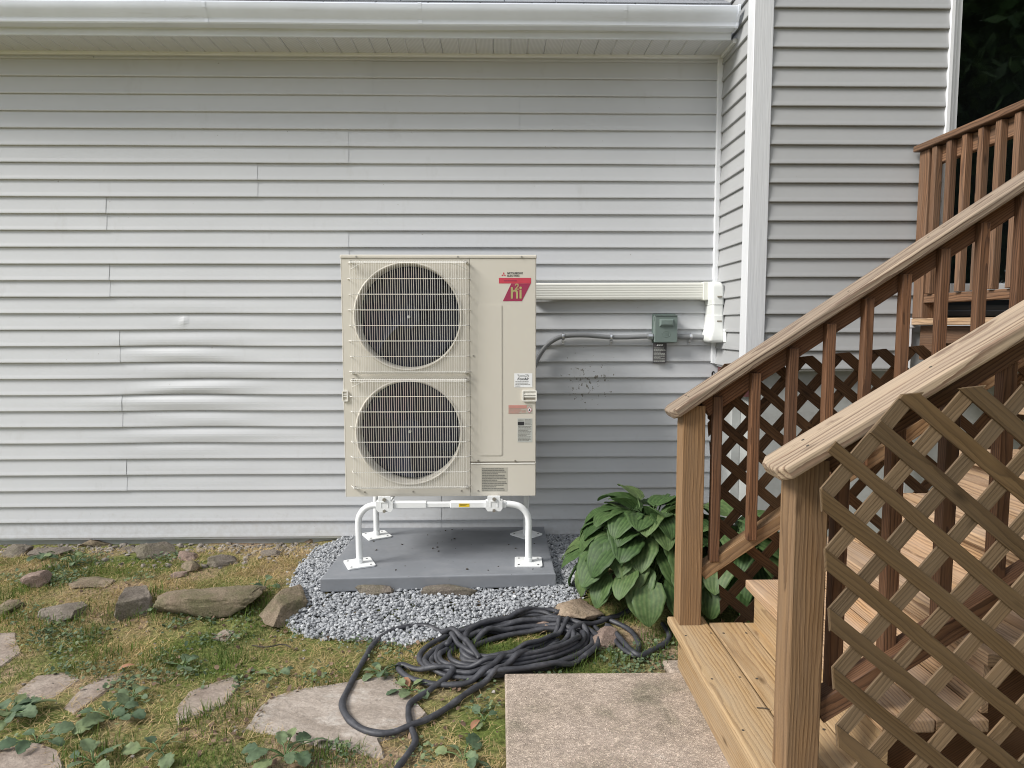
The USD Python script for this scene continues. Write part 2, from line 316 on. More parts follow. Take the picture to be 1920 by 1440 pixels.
M['concrete'] = plain('grey_foundation_concrete', (.36, .37, .36), .85, var=.16, scale=5., bump=.001, bscale=90., dirt=((.22, .21, .19), .5, (4, 4, 6), .5))
M['slab'] = mat('aggregate_concrete', {'g': ('geometry', {}), 'n': ('noise_texture', {'scale': 3.2, 'detail': 6.0, 'roughness': .62}), 'r': ('rgb_ramp', {'ramp': [(.32, (.20, .175, .130)), (.45, (.345, .282, .228)), (.62, (.40, .328, .272)), (.72, (.42, .38, .335))]}),
    'v': ('voronoi_texture', {'scale': 215.0, 'randomness': 1.0}), 'r2': ('rgb_ramp', {'ramp': [(0, (.70,)*3), (.3, (.88,)*3), (.6, (1.0,)*3), (.8, (1.15,)*3), (.94, (1.5,)*3)]}), 'k': ('mix', {'mix_type': 'multiply', 'fac': 1.0}), 'sx': ('separate_color', {}),
    'n2': ('noise_texture', {'scale': 22.0, 'detail': 6.0, 'roughness': .7}), 'r3': ('rgb_ramp', {'ramp': [(.3, (.74,)*3), (.7, (1.16,)*3)]}), 'k2': ('mix', {'mix_type': 'multiply', 'fac': 1.0}),
    'b': ('bump', {'strength': .8, 'distance': .003}), 'p': ('principled_bsdf', {'roughness': .9, 'specular_ior_level': .2})},
    [('g.position', 'n.vector'), ('n.fac', 'r.fac'), ('g.position', 'v.vector'), ('v.color', 'sx.color'), ('sx.r', 'r2.fac'), ('r.color', 'k.color1'), ('r2.color', 'k.color2'), ('g.position', 'n2.vector'), ('n2.fac', 'r3.fac'),
     ('k.color', 'k2.color1'), ('r3.color', 'k2.color2'), ('k2.color', 'p.base_color'), ('v.distance', 'b.height'), ('b.normal', 'p.normal')])
M['maroon'] = plain('maroon_paint', (.10, .035, .035), .6)
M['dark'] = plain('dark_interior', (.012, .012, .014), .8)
M['black'] = plain('black_plastic', (.015, .015, .016), .45)
M['soil'] = plain('dark_soil', (.05, .042, .032), .95)
M['cream'] = plain('cream_enamel', (.59, .555, .485), .34, var=.012, scale=3., bump=.00015, bscale=500., dirt=((.42, .38, .30), .66, (5, 5, 3), .25))
M['creamlight'] = plain('cream_wire_enamel', (.73, .71, .66), .36, var=.02)
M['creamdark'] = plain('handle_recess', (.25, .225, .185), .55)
M['fan'] = plain('charcoal_fan_blades', (.026, .031, .048), .75, spec=.2)
M['coil'] = plain('condenser_fins', (.016, .022, .044), .5)
M['screw'] = plain('zinc_screw', (.34, .32, .29), .4, metal=.7)
M['red'] = plain('red_print', (.52, .045, .075), .4, var=.02)
M['darkred'] = plain('dark_red_print', (.30, .025, .075), .4, var=.05)
M['gold'] = plain('olive_gold_print', (.40, .36, .15), .4, var=.15)
M['ink'] = plain('black_print', (.02, .02, .022), .5)
M['inkgrey'] = plain('grey_print', (.17, .165, .15), .5)
M['paper'] = plain('white_sticker', (.78, .79, .80), .45, var=.01)
M['silver'] = plain('silver_label', (.46, .47, .44), .4, var=.02)
M['beigelabel'] = plain('grey_beige_label', (.42, .40, .34), .45, var=.02)
M['pinklabel'] = plain('faded_red_label', (.55, .27, .23), .45, var=.05)
M['whitesteel'] = plain('white_powder_coat', (.76, .77, .77), .32, var=.015, dirt=((.5, .48, .44), .68, (9, 9, 9), .3))
M['yellow'] = plain('yellow_sticker', (.75, .52, .02), .45)
M['pad'] = plain('grey_composite_pad', (.185, .195, .212), .55, var=.10, scale=3., bump=.0008, bscale=60., dirt=((.25, .255, .27), .50, (5, 8, 5), .55), speck=((.07, .065, .06), 60., .76))
M['duct'] = plain('ivory_line_cover', (.66, .66, .61), .42, var=.02)
M['elbow'] = plain('white_line_cover', (.74, .755, .735), .40, var=.02)
M['greenbox'] = plain('grey_green_steel', (.155, .195, .180), .42, var=.06, scale=14., bump=.0002, bscale=300.)
M['conduit'] = plain('grey_liquidtight', (.20, .205, .21), .5, var=.05)
M['zinc'] = plain('zinc_fitting', (.55, .56, .58), .32, metal=.85)
M['tag'] = plain('dark_instruction_tag', (.085, .08, .085), .5, var=.2)
M['hose'] = plain('black_grey_rubber_hose', (.034, .035, .042), .55, var=.45, scale=22., bump=.0015, bscale=70., dirt=((.13, .13, .14), .50, (14, 14, 14), .5))
M['wood_step'] = wood('yellow_pine_tread', (.45, .300, .150), (.29, .175, .080), (.42, .325, .215), .65, ring=30., fr=(.62, .97, 1.15))
M['wood_tread'] = wood('weathered_pine_tread', (.44, .29, .165), (.22, .13, .068), (.46, .36, .28), .6, ring=36.)
M['wood_post'] = wood('brown_pine_post', (.295, .178, .088), (.165, .090, .041), (.235, .160, .10), .6, ring=36.)
M['wood_cap'] = wood('weathered_handrail', (.365, .285, .205), (.165, .105, .070), (.285, .225, .175), .6, ring=24., fib=(2.5, 130, 130), fr=(.30, .95, 1.28))
M['wood_red'] = wood('red_brown_rail_wood', (.175, .085, .042), (.080, .036, .018), (.13, .080, .052), .5, ring=45.)
M['wood_land'] = wood('brown_landing_wood', (.205, .110, .060), (.092, .046, .025), (.18, .125, .09), .5, ring=45.)
M['wood_lattice'] = wood('olive_brown_lattice', (.115, .072, .032), (.080, .048, .021), (.135, .095, .056), .5, ring=45., fr=(.7, .97, 1.12))
M['wood_lattice_back'] = wood('greyed_lattice', (.165, .112, .064), (.108, .070, .037), (.18, .135, .09), .5, ring=45., fr=(.65, .97, 1.12))
M['wood_lattice_far'] = wood('brown_lattice', (.125, .068, .032), (.068, .036, .017), (.11, .068, .038), .4, ring=60.)
M['leaf'] = tinted('hosta_leaf', [(0, (.028, .062, .018)), (.5, (.070, .125, .040)), (1, (.125, .175, .065))], .55, .25, nscale=45., spec=.35)
M['weed'] = tinted('broadleaf_weed', [(0, (.065, .105, .058)), (.5, (.125, .172, .095)), (1, (.19, .235, .11))], .65, .2, nscale=60.)
M['stem'] = plain('green_stem', (.09, .15, .05), .6)
M['grass'] = tinted('grass_blades', [(0, (.050, .095, .018)), (.35, (.130, .185, .034)), (.6, (.245, .230, .068)), (.8, (.43, .315, .145)), (1, (.62, .46, .25))], .7, .25, nscale=6.)
M['gravel'] = tinted('white_grey_gravel', [(0, (.13, .135, .145)), (.3, (.25, .26, .275)), (.7, (.36, .37, .385)), (1, (.54, .55, .56))], .8, 0, nscale=160.)
M['pebble'] = tinted('mixed_pebbles', [(0, (.07, .06, .05)), (.4, (.16, .14, .12)), (.7, (.25, .22, .19)), (1, (.36, .33, .31))], .85, 0, nscale=90.)
def rock_mat(name, c1, c2, moss, mossamt):
    return mat(name, {'g': ('geometry', {}), 'n': ('noise_texture', {'scale': 9.0, 'detail': 7.0, 'roughness': .68}), 'r': ('rgb_ramp', {'ramp': [(.3, c1), (.7, c2)]}),
        'n2': ('noise_texture', {'scale': 5.0, 'detail': 6.0, 'roughness': .7}), 'r2': ('rgb_ramp', {'ramp': [(.46, (0, 0, 0)), (.62, (mossamt,)*3)]}),
        'k': ('mix', {'mix_type': 'mix', 'color2': moss}), 'n3': ('noise_texture', {'scale': 150.0, 'detail': 4.0}), 'r3': ('rgb_ramp', {'ramp': [(.3, (.68,)*3), (.7, (1.22,)*3)]}),
        'k3': ('mix', {'mix_type': 'multiply', 'fac': 1.0}), 'n4': ('noise_texture', {'scale': 38.0, 'detail': 8.0, 'roughness': .75}), 'b': ('bump', {'strength': 1.0, 'distance': .014}),
        'p': ('principled_bsdf', {'roughness': .92, 'specular_ior_level': .2})},
        [('g.position', 'n.vector'), ('n.fac', 'r.fac'), ('g.position', 'n2.vector'), ('n2.fac', 'r2.fac'), ('r2.color', 'k.fac'), ('r.color', 'k.color1'), ('g.position', 'n3.vector'), ('n3.fac', 'r3.fac'),
         ('k.color', 'k3.color1'), ('r3.color', 'k3.color2'), ('k3.color', 'p.base_color'), ('g.position', 'n4.vector'), ('n4.fac', 'b.height'), ('b.normal', 'p.normal')])
M['rock_grey'] = rock_mat('grey_fieldstone', (.125, .105, .088), (.25, .215, .18), (.15, .14, .085), .5)
M['rock_brown'] = rock_mat('brown_fieldstone', (.16, .122, .085), (.30, .24, .175), (.12, .12, .06), .7)
M['rock_pink'] = rock_mat('pinkish_fieldstone', (.19, .135, .11), (.32, .24, .20), (.2, .17, .12), .3)
M['rock_tan'] = rock_mat('tan_fieldstone', (.26, .19, .13), (.42, .33, .25), (.2, .17, .1), .3)
M['flag'] = flag_mat('pink_grey_flagstone', (.215, .17, .14), (.345, .29, .245), (.24, .20, .15), .6)
M['flagpale'] = flag_mat('pale_flagstone', (.24, .20, .165), (.40, .345, .30), (.52, .48, .44), .55)
M['straw'] = plain('dry_straw', (.42, .30, .14), .8)
M['deadbits'] = tinted('dead_leaf', [(0, (.07, .045, .03)), (.5, (.17, .11, .075)), (1, (.36, .25, .17))], .8, .1)
M['bark'] = plain('tree_bark', (.10, .08, .06), .9, var=.3, scale=9.)
M['crown'] = tinted('tree_leaves', [(0, (.02, .05, .014)), (1, (.06, .11, .03))], .6, .2)
M['ground'] = mat('mossy_soil', {'g': ('geometry', {}), 'n1': ('noise_texture', {'scale': 2.1, 'detail': 7.0, 'roughness': .66}), 'r1': ('rgb_ramp', {'ramp': [(.30, (.26, .19, .135)), (.42, (.29, .215, .135)), (.50, (.20, .185, .075)), (.62, (.125, .155, .042))]}),
    'n2': ('noise_texture', {'scale': 60.0, 'detail': 6.0, 'roughness': .7}), 'r2': ('rgb_ramp', {'ramp': [(.28, (.32,)*3), (.5, (.95,)*3), (.72, (1.7,)*3)]}), 'k': ('mix', {'mix_type': 'multiply', 'fac': 1.0}),
    'b': ('bump', {'strength': 1.0, 'distance': .012}), 'p': ('principled_bsdf', {'roughness': .95, 'specular_ior_level': .1})},
    [('g.position', 'n1.vector'), ('n1.fac', 'r1.fac'), ('g.position', 'n2.vector'), ('n2.fac', 'r2.fac'), ('r1.color', 'k.color1'), ('r2.color', 'k.color2'), ('k.color', 'p.base_color'), ('n2.fac', 'b.height'), ('b.normal', 'p.normal')])
M['glass'] = mat('door_glass', {'f': ('fresnel', {'IOR': 1.5}), 't': ('transparent_bsdf', {'color': (.75, .8, .8)}), 'g': ('glossy_bsdf', {'roughness': .0, 'color': (1, 1, 1)}), 'm': ('mix_closure', {})},
    [('f.fac', 'm.fac'), ('t.BSDF', 'm.closure1'), ('g.BSDF', 'm.closure2')], surface='m.closure')

# ------------------------------------------------------------------ ground
def axis(fine0, fine1, d, far):
    a = np.arange(fine0, fine1+1e-6, d); k = []; x = d
    while x < far: x *= 1.5; k.append(x)
    return np.concatenate([fine0-np.array(k)[::-1], a, fine1+np.array(k)])
gx, gy = axis(-3.4, 2.6, .035, 120), axis(1.4, 4.4, .035, 120)
GX, GY = np.meshgrid(gx, gy, indexing='ij')
fine = smst((3.6-np.abs(GX+.4))/.4)*smst((3.2-np.abs(GY-2.9))/.4)
GZ = np.where((np.abs(GX) < 8) & (np.abs(GY) < 9), gz(GX, GY), np.where(GY > 3, .185, .11))
GZ = GZ + fine*.012*(meshkit.fbm(np.stack([GX*14, GY*14, 0*GX], -1), 3, 2)-.5)
GZ = np.where(GY > 4.42, .15, GZ)
# the lawn lies a little under the concrete path
GZ = np.where((GX > .06) & (GX < 1.2) & (GY < 2.62), np.minimum(GZ, .09), GZ)
nx, ny = len(gx), len(gy); I = np.arange(nx*ny).reshape(nx, ny)
quads = np.stack([I[:-1, :-1], I[1:, :-1], I[1:, 1:], I[:-1, 1:]], -1).reshape(-1, 4)
put(None, 'ground', (np.stack([GX, GY, GZ], -1).reshape(-1, 3), quads), M['ground'], smooth=True, kind='structure')

# concrete path and footing
p = put(None, 'concrete_path', poly_board([(.018, -.5), (.80, -.5), (.80, 2.662), (.022, 2.667)], (0, 0, .02), (1, 0, 0), (0, 1, 0), (0, 0, 1), .13, .008, 2), M['slab'], kind='structure')
put(None, 'concrete_footing', poly_board([(.705, 2.672), (.84, 2.672), (.85, 2.80), (.69, 2.79)], (0, 0, .02), (1, 0, 0), (0, 1, 0), (0, 0, 1), .118, .012, 2), M['slab'], kind='structure')

# ------------------------------------------------------------------ house
WY, FY, SX = 4.34, 3.80, 1.385          # back wall, front wall of the projecting bay, its side wall
H0, CH = .2028, .1016                    # foot of the siding, height of a course
house = thing('house', 'house clad in pale grey vinyl siding with white gutter and sliding door', 'house', (0, WY, 0))
def dentfn(x, z): return np.exp(-((x+1.90+.10*np.sin(z*19))/(.40+.07*np.sin(z*31)))**2 - ((z-1.15)/.40)**2)*(.85+.30*np.sin(z*23+1))
def siding_sheet(s, z0, n, place, wave=.0009, seed=0, dent=False, lap=0, ch=CH):
    """n courses from z0 along parameter values s; place(s, out, z) -> xyz; lap: raised end"""
    prof = []
    for k in range(n):
        prof += [(.0015, k, 0.0), (.0148, k, .0004), (.0166, k, .0022), (.0170, k, .0050), (.0160, k, .012)]
        prof += [(.0026+.0142*(1-t), k, t*ch) for t in (.25, .4, .55, .7, .85)] + [(.0030, k, ch*.995)]
    prof.append((.0015, n, 0))
    S = np.asarray(s, float); out = np.zeros((len(prof), len(S), 3))
    for i, (o, k, dz) in enumerate(prof):
        z = z0+k*ch+dz; t = dz/ch
        nz = meshkit.noise(np.stack([S*1.7, 0*S+(k+seed*7)*1.31, 0*S], -1), seed)-.5
        nz2 = meshkit.noise(np.stack([S*4.1, 0*S+(k+seed*7)*2.7, 0*S], -1), seed+3)-.5
        oo = o + wave*1.3*nz*math.sin(math.pi*min(1, t*1.0)) + .0006*nz2 + lap*.0022
        zz = z + wave*2.2*nz*(1-t)
        if dent:
            d = dentfn(S, z)
            oo = oo + d*(.0125*math.sin(math.pi*t)**1.4 - .0040*max(0, 1-t*5))
            zz = zz + d*.007*(1-t)
            d2 = np.exp(-((S+1.965-.12*(z-1.56))/.022)**2-((z-1.575)/.03)**2); oo = oo+d2*.006
        out[i] = place(S, oo, zz)
    m, q = len(prof), len(S); I = np.arange(m*q).reshape(m, q)
    f = np.stack([I[:-1, :-1], I[:-1, 1:], I[1:, 1:], I[1:, :-1]], -1).reshape(-1, 4)
    return out.reshape(-1, 3), f
def wall_back(S, o, z): return np.column_stack([S, WY-o, z])
seams = [[-.376], [-2.36], [], [-2.367], [], [-2.363], [], [-2.406], [], [-.931], [-2.405], [-1.479], [-.92], [.126], [-.765], [-2.423]]
def xs(a, b):
    base = np.arange(a, b, .11); fine = np.arange(-2.9, -1.1, .035)
    return np.unique(np.round(np.concatenate([base[(base < -2.9) | (base > -1.1)], fine[(fine > a) & (fine < b)], [a, b], [a+.012, b-.012]]), 4))
for r in range(15):
    z0 = H0 + .0 + (2*r-1)*CH if r else H0
    n = 2 if r else 1
    z0 = H0 if r == 0 else H0+(2*r-1)*CH
    sm = {0: [-.376], 1: [-.376], 2: [-2.36], 4: [-2.367], 6: [-2.363], 8: [-2.406], 10: [-2.405], 11: [-1.479], 12: [-.92], 13: [.126], 14: [-.765]}.get(r, [])
    if r == 9: sm = [-.931]
    ends = [-4.6]+sm+[1.41 if z0 < 1.25 else 1.36]
    for i in range(len(ends)-1):
        a, b = ends[i], ends[i+1]; last = i == len(ends)-2
        if not last: b += .006
        m = siding_sheet(xs(a, b), z0, n, wall_back, seed=r*3+i, dent=True, lap=0 if last else 1)
        if not last:     # folded end of the overlapping panel
            v, f = m; q = len(v)//(11*n+1); E = v.reshape(-1, q, 3)[:, -1].copy(); k = len(v)
            E2 = E.copy(); E2[:, 1] += .0035; E2[:, 0] -= .001
            v = np.vstack([v, E, E2]); nn = len(E); f = np.vstack([f, [[k+j, k+nn+j, k+nn+j+1, k+j+1] for j in range(nn-1)]]); m = (v, f)
        put(house, 'siding_panel', m, M['siding'])
for sgn, x0, x1 in ((0, -4.6, -2.423), (1, -2.423, 1.36)):
    put(house, 'siding_panel', siding_sheet(xs(x0, x1), H0+28*CH+CH, 1, wall_back, seed=70+sgn, lap=1-sgn, ch=.060), M['siding'])
put(house, 'wall_sheathing', bx(-4.6, 1.42, WY+.006, WY+.10, .21, 3.30), M['dark'])
put(house, 'foundation', bx(-4.6, 1.42, WY+.012, WY+.20, -.1, .209), M['concrete'])
put(house, 'starter_strip', bx(-4.6, 1.37, WY-.008, WY+.004, H0-.012, H0+.004), M['trim'])
# inside corner strip
put(house, 'corner_strip', [bx(SX-.040, SX-.004, WY-.024, WY+.004, 1.31, 3.185, .003), bx(SX-.034, SX-.012, WY-.027, WY-.0235, 1.31, 3.185)], M['trim'])
# projecting bay: side wall, corner post, front wall
B0 = 1.305
def wall_side(S, o, z): return np.column_stack([SX-o, S, z])
def wall_front(S, o, z): return np.column_stack([S, FY-o, z])
for r in range(17):
    put(house, 'siding_panel', siding_sheet(np.linspace(FY+.07, WY-.002, 5), B0+2*r*CH, 2, wall_side, seed=100+r, wave=.0012), M['siding2'])
    put(house, 'siding_panel', siding_sheet(np.linspace(SX+.07, 2.425, 9), B0+2*r*CH, 2, wall_front, seed=140+r, wave=.0005), M['siding2'])
put(house, 'corner_post', [bx(SX-.020, SX+.086, FY-.022, FY+.075, B0-.004, 4.75, .003)], M['post'])
put(house, 'bay_sheathing', [bx(SX+.004, 2.43, FY+.004, FY+.03, B0, 4.8), bx(SX+.004, SX+.03, FY+.03, WY, B0, 4.8)], M['dark'])
put(house, 'bay_floor', bx(SX-.002, 4.6, FY+.002, WY+.3, B0-.012, B0-.002), M['trim'])
put(house, 'bay_foundation', bx(SX+.045, 4.6, FY+.05, WY+.4, -.1, B0-.013), M['concrete'])
put(house, 'sill_board', bx(SX+.004, SX+.043, FY+.05, WY-.02, B0-.16, B0-.014), M['maroon'])
put(house, 'foundation_pilaster', bx(SX-.01, SX+.045, FY+.20, FY+.26, .1, B0-.165, .004), M['concrete'])
put(house, 'downspout_trim', bx(2.262, 2.285, FY-.04, FY-.016, .6, 1.545, .003), M['trim'])
# bay roof eave above the frame
put(house, 'bay_eave', [bx(SX-.25, 5.6, FY-.32, FY+.2, 4.75, 4.78), bx(SX-.25, 5.6, FY-.34, FY-.32, 4.70, 4.90), bx(SX-.27, SX-.25, FY-.34, WY+.2, 4.70, 4.90), bx(SX-.25, SX, FY+.2, WY+.2, 4.75, 4.78)], M['trim'])
# sliding door
door = empty_part(house, 'sliding_door')
DX0 = 2.425
for (a, b, y0, y1, nm) in ((DX0, DX0+.024, FY-.022, FY+.06, 'outer_frame'), (DX0+.026, DX0+.046, FY-.010, FY+.06, 'track_rib'), (DX0+.048, DX0+.078, FY+.004, FY+.06, 'sash_stile')):
    put(door, nm, bx(a, b, y0, y1, 1.66, 4.0, .003), M['trim'])
put(door, 'pane', bx(DX0+.078, DX0+1.0, FY+.022, FY+.028, 1.78, 3.9), M['glass'])
put(door, 'bottom_rail', bx(DX0+.078, DX0+1.0, FY+.004, FY+.05, 1.69, 1.78, .004), M['trim'])
put(door, 'top_rail', bx(DX0+.078, DX0+1.0, FY+.004, FY+.05, 3.9, 4.0, .004), M['trim'])
put(door, 'sill_track', [bx(DX0, DX0+1.9, FY-.05, FY+.06, 1.60, 1.63, .004), bx(DX0, DX0+1.9, FY-.03, FY-.02, 1.63, 1.65), bx(DX0, DX0+1.9, FY, FY+.01, 1.63, 1.66)], M['black'])
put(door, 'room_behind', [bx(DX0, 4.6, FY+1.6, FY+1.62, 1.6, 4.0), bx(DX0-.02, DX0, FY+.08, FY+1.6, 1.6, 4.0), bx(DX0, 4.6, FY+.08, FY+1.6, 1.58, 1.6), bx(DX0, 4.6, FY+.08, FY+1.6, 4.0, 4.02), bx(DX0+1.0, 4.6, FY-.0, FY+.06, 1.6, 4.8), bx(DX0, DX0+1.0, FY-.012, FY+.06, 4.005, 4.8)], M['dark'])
# soffit, fascia, gutter, roof
SZ, EY = 3.185, 4.078
GRX = 1.345
k = 0; x = -4.6
while x < SX-.03:
    x1 = min(x+.305, SX-.02); pr = []
    for j in range(3):
        a = x+j*.1017; b = min(a+.1017, x1)
        if a >= x1-.01: break
        pr += [(a, SZ+.007), (a+.006, SZ), (b-.007, SZ), (b-.001, SZ+.007)]
    P0 = np.array([(q[0], EY+.004, q[1]) for q in pr]); P1 = np.array([(q[0], WY-.012, q[1]) for q in pr]); n = len(pr)
    put(house, 'soffit_panel', (np.vstack([P0, P1]), np.array([[i, i+n, i+n+1, i+1] for i in range(n-1)])), M['soffit'])
    x = x1
put(house, 'soffit_trim', [bx(-4.6, SX-.03, WY-.034, WY-.002, SZ-.016, SZ+.004, .003)], M['trim'])
put(house, 'side_soffit_trim', bx(SX-.03, SX-.008, EY-.0, WY-.03, SZ-.016, SZ+.010, .003), M['trim'])
put(house, 'fascia', [bx(-4.6, SX-.045, EY-.014, EY+.002, SZ-.004, SZ+.15, .002), bx(-4.6, SX-.045, EY-.020, EY-.0145, SZ+.030, SZ+.05, .002)], M['gutter'])
gut = empty_part(house, 'gutter')
gp = [(EY-.015, SZ+.136), (EY-.016, SZ+.040), (EY-.022, SZ+.034), (EY-.082, SZ+.034), (EY-.088, SZ+.040), (EY-.089, SZ+.058), (EY-.094, SZ+.066), (EY-.104, SZ+.078), (EY-.114, SZ+.094), (EY-.120, SZ+.106), (EY-.123, SZ+.122), (EY-.124, SZ+.132), (EY-.120, SZ+.137), (EY-.111, SZ+.136)]
gxs = np.arange(-4.6, GRX+.01, .5); gxs = np.append(gxs[:-1], GRX)
GV = np.array([[(xx, a, b+.0015*math.sin(xx*3)) for (a, b) in gp] for xx in gxs]).reshape(-1, 3); n = len(gp)
GFc = np.array([[i*n+j, i*n+j+1, (i+1)*n+j+1, (i+1)*n+j] for i in range(len(gxs)-1) for j in range(n-1)])
put(gut, 'trough', (GV, GFc), M['gutter'], smooth=40)
pe = Polygon(gp); me = extr(pe, .003); vv = me.vertices
cap_m = trimesh.Trimesh(np.column_stack([GRX+vv[:, 2], vv[:, 0], vv[:, 1]]), me.faces, process=False)
pe2 = pe.buffer(.005); me2 = extr(pe2.difference(pe.buffer(-.004)), .012)
put(gut, 'end_cap', [cap_m, trimesh.Trimesh(np.column_stack([GRX-.006+me2.vertices[:, 2], me2.vertices[:, 0], me2.vertices[:, 1]]), me2.faces, process=False)], M['gutter'])
for xx in (-2.86, -1.62, -.44, .70): put(gut, 'joint_band', (np.array([[(xx+d, a-.0014, b) for (a, b) in gp] for d in (0, .02)]).reshape(-1, 3), np.array([[j, j+1, n+j+1, n+j] for j in range(n-1)])), M['gutter'])
roof = empty_part(house, 'roof')
SL = math.radians(33)
def roofp(x, u, h=0): return np.array([x, EY-.035+u*math.cos(SL)-h*math.sin(SL), SZ+.142+u*math.sin(SL)+h*math.cos(SL)])
put(roof, 'roof_deck', (np.array([roofp(-4.6, .02, -.012), roofp(SX-.02, .02, -.012), roofp(SX-.02, 2.4, -.012), roofp(-4.6, 2.4, -.012)]), np.array([[0, 1, 2, 3]])), M['shingle'])
for row in range(7):
    xx = -4.6 + (row*.14) % .3
    while xx < SX-.05:
        wd = .30; a, b = xx+.003, min(xx+wd-.003, SX-.025); u0, u1 = row*.14, row*.14+.29
        h0 = .008+rng.uniform(0, .003)
        m = poly_board([(a, rng.uniform(-.004, .004)), (b, rng.uniform(-.004, .004)), (b, u1-u0), (a, u1-u0)], roofp(0, u0, .012+h0*.2), (1, 0, 0), (0, math.cos(SL-.045), math.sin(SL-.045)), (0, -math.sin(SL-.045), math.cos(SL-.045)), .005, 0)
        # tilt: butt end sits on the course below
        put(roof, 'shingle', m, M['shingle']); xx += wd
# spigot low on the foundation
sp = thing('garden_spigot', 'small black outdoor tap on the foundation behind the far handrail', 'tap', (1.315, 4.24, 1.19))
put(sp, 'spout', tube(spline([(1.34, 4.30, 1.20), (1.33, 4.22, 1.21), (1.31, 4.17, 1.19), (1.305, 4.16, 1.15)], 6), .014, 8), M['black'], smooth=True)
put(sp, 'handle', [tube(np.array([(1.325, 4.2+.025*math.cos(t), 1.245+.02*math.sin(t)) for t in np.linspace(0, 2*np.pi, 15)]), .005, 6), cyl((1.325, 4.2, 1.21), (1.325, 4.2, 1.245), .005, 6)], M['black'], smooth=40)

# ------------------------------------------------------------------ pad, stand, heat pump
pad = put(None, 'equipment_pad', poly_board([(-.915, 3.437), (.296, 3.487), (.290, 4.325), (-.880, 4.325)], (0, 0, .186), (1, 0, 0), (0, 1, 0), (0, 0, 1), .074, .008, 3), M['pad'],
          label='flat blue-grey composite pad lying on gravel under the heat pump', category='equipment pad')
UY, UX0, UX1, UZ0, UZ1 = 3.72, -.840, .204, .615, 1.926
UB = UY+.335
st = thing('heat_pump_stand', 'white tubular steel stand with four feet carrying the heat pump', 'stand', (-.3, 3.9, .26))
for y, (xl, xr) in ((3.645, (-.757, .160)), (4.145, (-.752, .168))):
    zt = .588
    L = spline([(xl, y, .268), (xl, y, .40), (xl, y, .50), (xl+.016, y, .545), (xl+.05, y, .576), (xl+.10, y, .588), (xl+.13, y, .588)], 8)
    Rr = spline([(xr, y, .268), (xr, y, .40), (xr, y, .50), (xr-.016, y, .545), (xr-.05, y, .576), (xr-.10, y, .588), (xr-.13, y, .588)], 8)
    put(st, 'leg', tube(L, .0175, 12), M['whitesteel'], smooth=60); put(st, 'leg', tube(Rr, .0175, 12), M['whitesteel'], smooth=60)
    put(st, 'outer_tube', bx(xl+.12, -.388, y-.019, y+.019, .571, .606, .004), M['whitesteel'])
    put(st, 'outer_tube', bx(-.262, xr-.12, y-.019, y+.019, .571, .606, .004), M['whitesteel'])
    put(st, 'inner_tube', bx(-.40, -.25, y-.014, y+.014, .575, .601, .003), M['whitesteel'])
    for xc_, xd in ((-.612, 1), (-.026, 1)):
        cl = put(st, 'clamp', front(extr(Polygon([(-.045, .565), (-.034, .550), (.034, .550), (.045, .565), (.045, .606), (-.045, .606)]), .045), y-.028, xc_+.0, .006), M['whitesteel'])
        put(cl, 'bolt', cyl((xc_, y-.029, .562), (xc_, y-.040, .562), .009, 6), M['screw'])
    for xf, ang in ((xl, .40 if y < 4 else .5), (xr, -.03 if y < 4 else .75)):
        m = bx(-.072, .072, -.072, .072, 0, .007, .002) if True else None
        pl = extr(rrect(-.074, -.074, .074, .074, .012), .007)
        R = trimesh.transformations.rotation_matrix(ang, (0, 0, 1)); pl.apply_transform(R); pl.apply_translation((xf, y, .262))
        fp = put(st, 'foot_plate', pl, M['whitesteel'])
        hs = []
        for sx in (-1, 1):
            for sy in (-1, 1):
                q = R[:2, :2] @ np.array([sx*.052, sy*.052]); hs.append(cyl((xf+q[0], y+q[1], .2685), (xf+q[0], y+q[1], .2698), .006, 10))
        for h in hs: put(fp, 'bolt_hole', h, M['ink'])
        put(st, 'leg_socket', cyl((xf, y, .269), (xf, y, .292), .021, 12), M['whitesteel'], smooth=40)
for xc_ in (-.612, -.026):
    rl = put(st, 'support_rail', [bx(xc_-.021, xc_+.021, 3.615, 4.19, .6062, .6125), bx(xc_-.021, xc_-.0165, 3.615, 4.19, .580, .6062), bx(xc_+.0165, xc_+.021, 3.615, 4.19, .58, .6062)], M['whitesteel'])
    put(st, 'bracket', [bx(xc_-.034, xc_+.034, 3.624, 3.70, .613, .6175), bx(xc_-.034, xc_+.034, 3.618, 3.6235, .606, .640, .002)], M['whitesteel'])
    put(st, 'bracket_bolt', cyl((xc_, 3.617, .624), (xc_, 3.608, .624), .010, 6), M['screw'])
put(st, 'yellow_sticker', front(extr(sbox(-.215, .579, -.158, .597), .0006), 3.645-.0199), M['yellow'])
put(st, 'sticker_print', [front(extr(sbox(-.212+.001*i, .593-.004*i, -.162-.008*i, .5945-.004*i), .0003), 3.645-.0203) for i in range(3)], M['ink'])
put(st, 'size_print', front(meshkit.text_mesh('1-7/8', .008, .0004), 3.645-.0194, -.248, .583), M['inkgrey']) if False else None

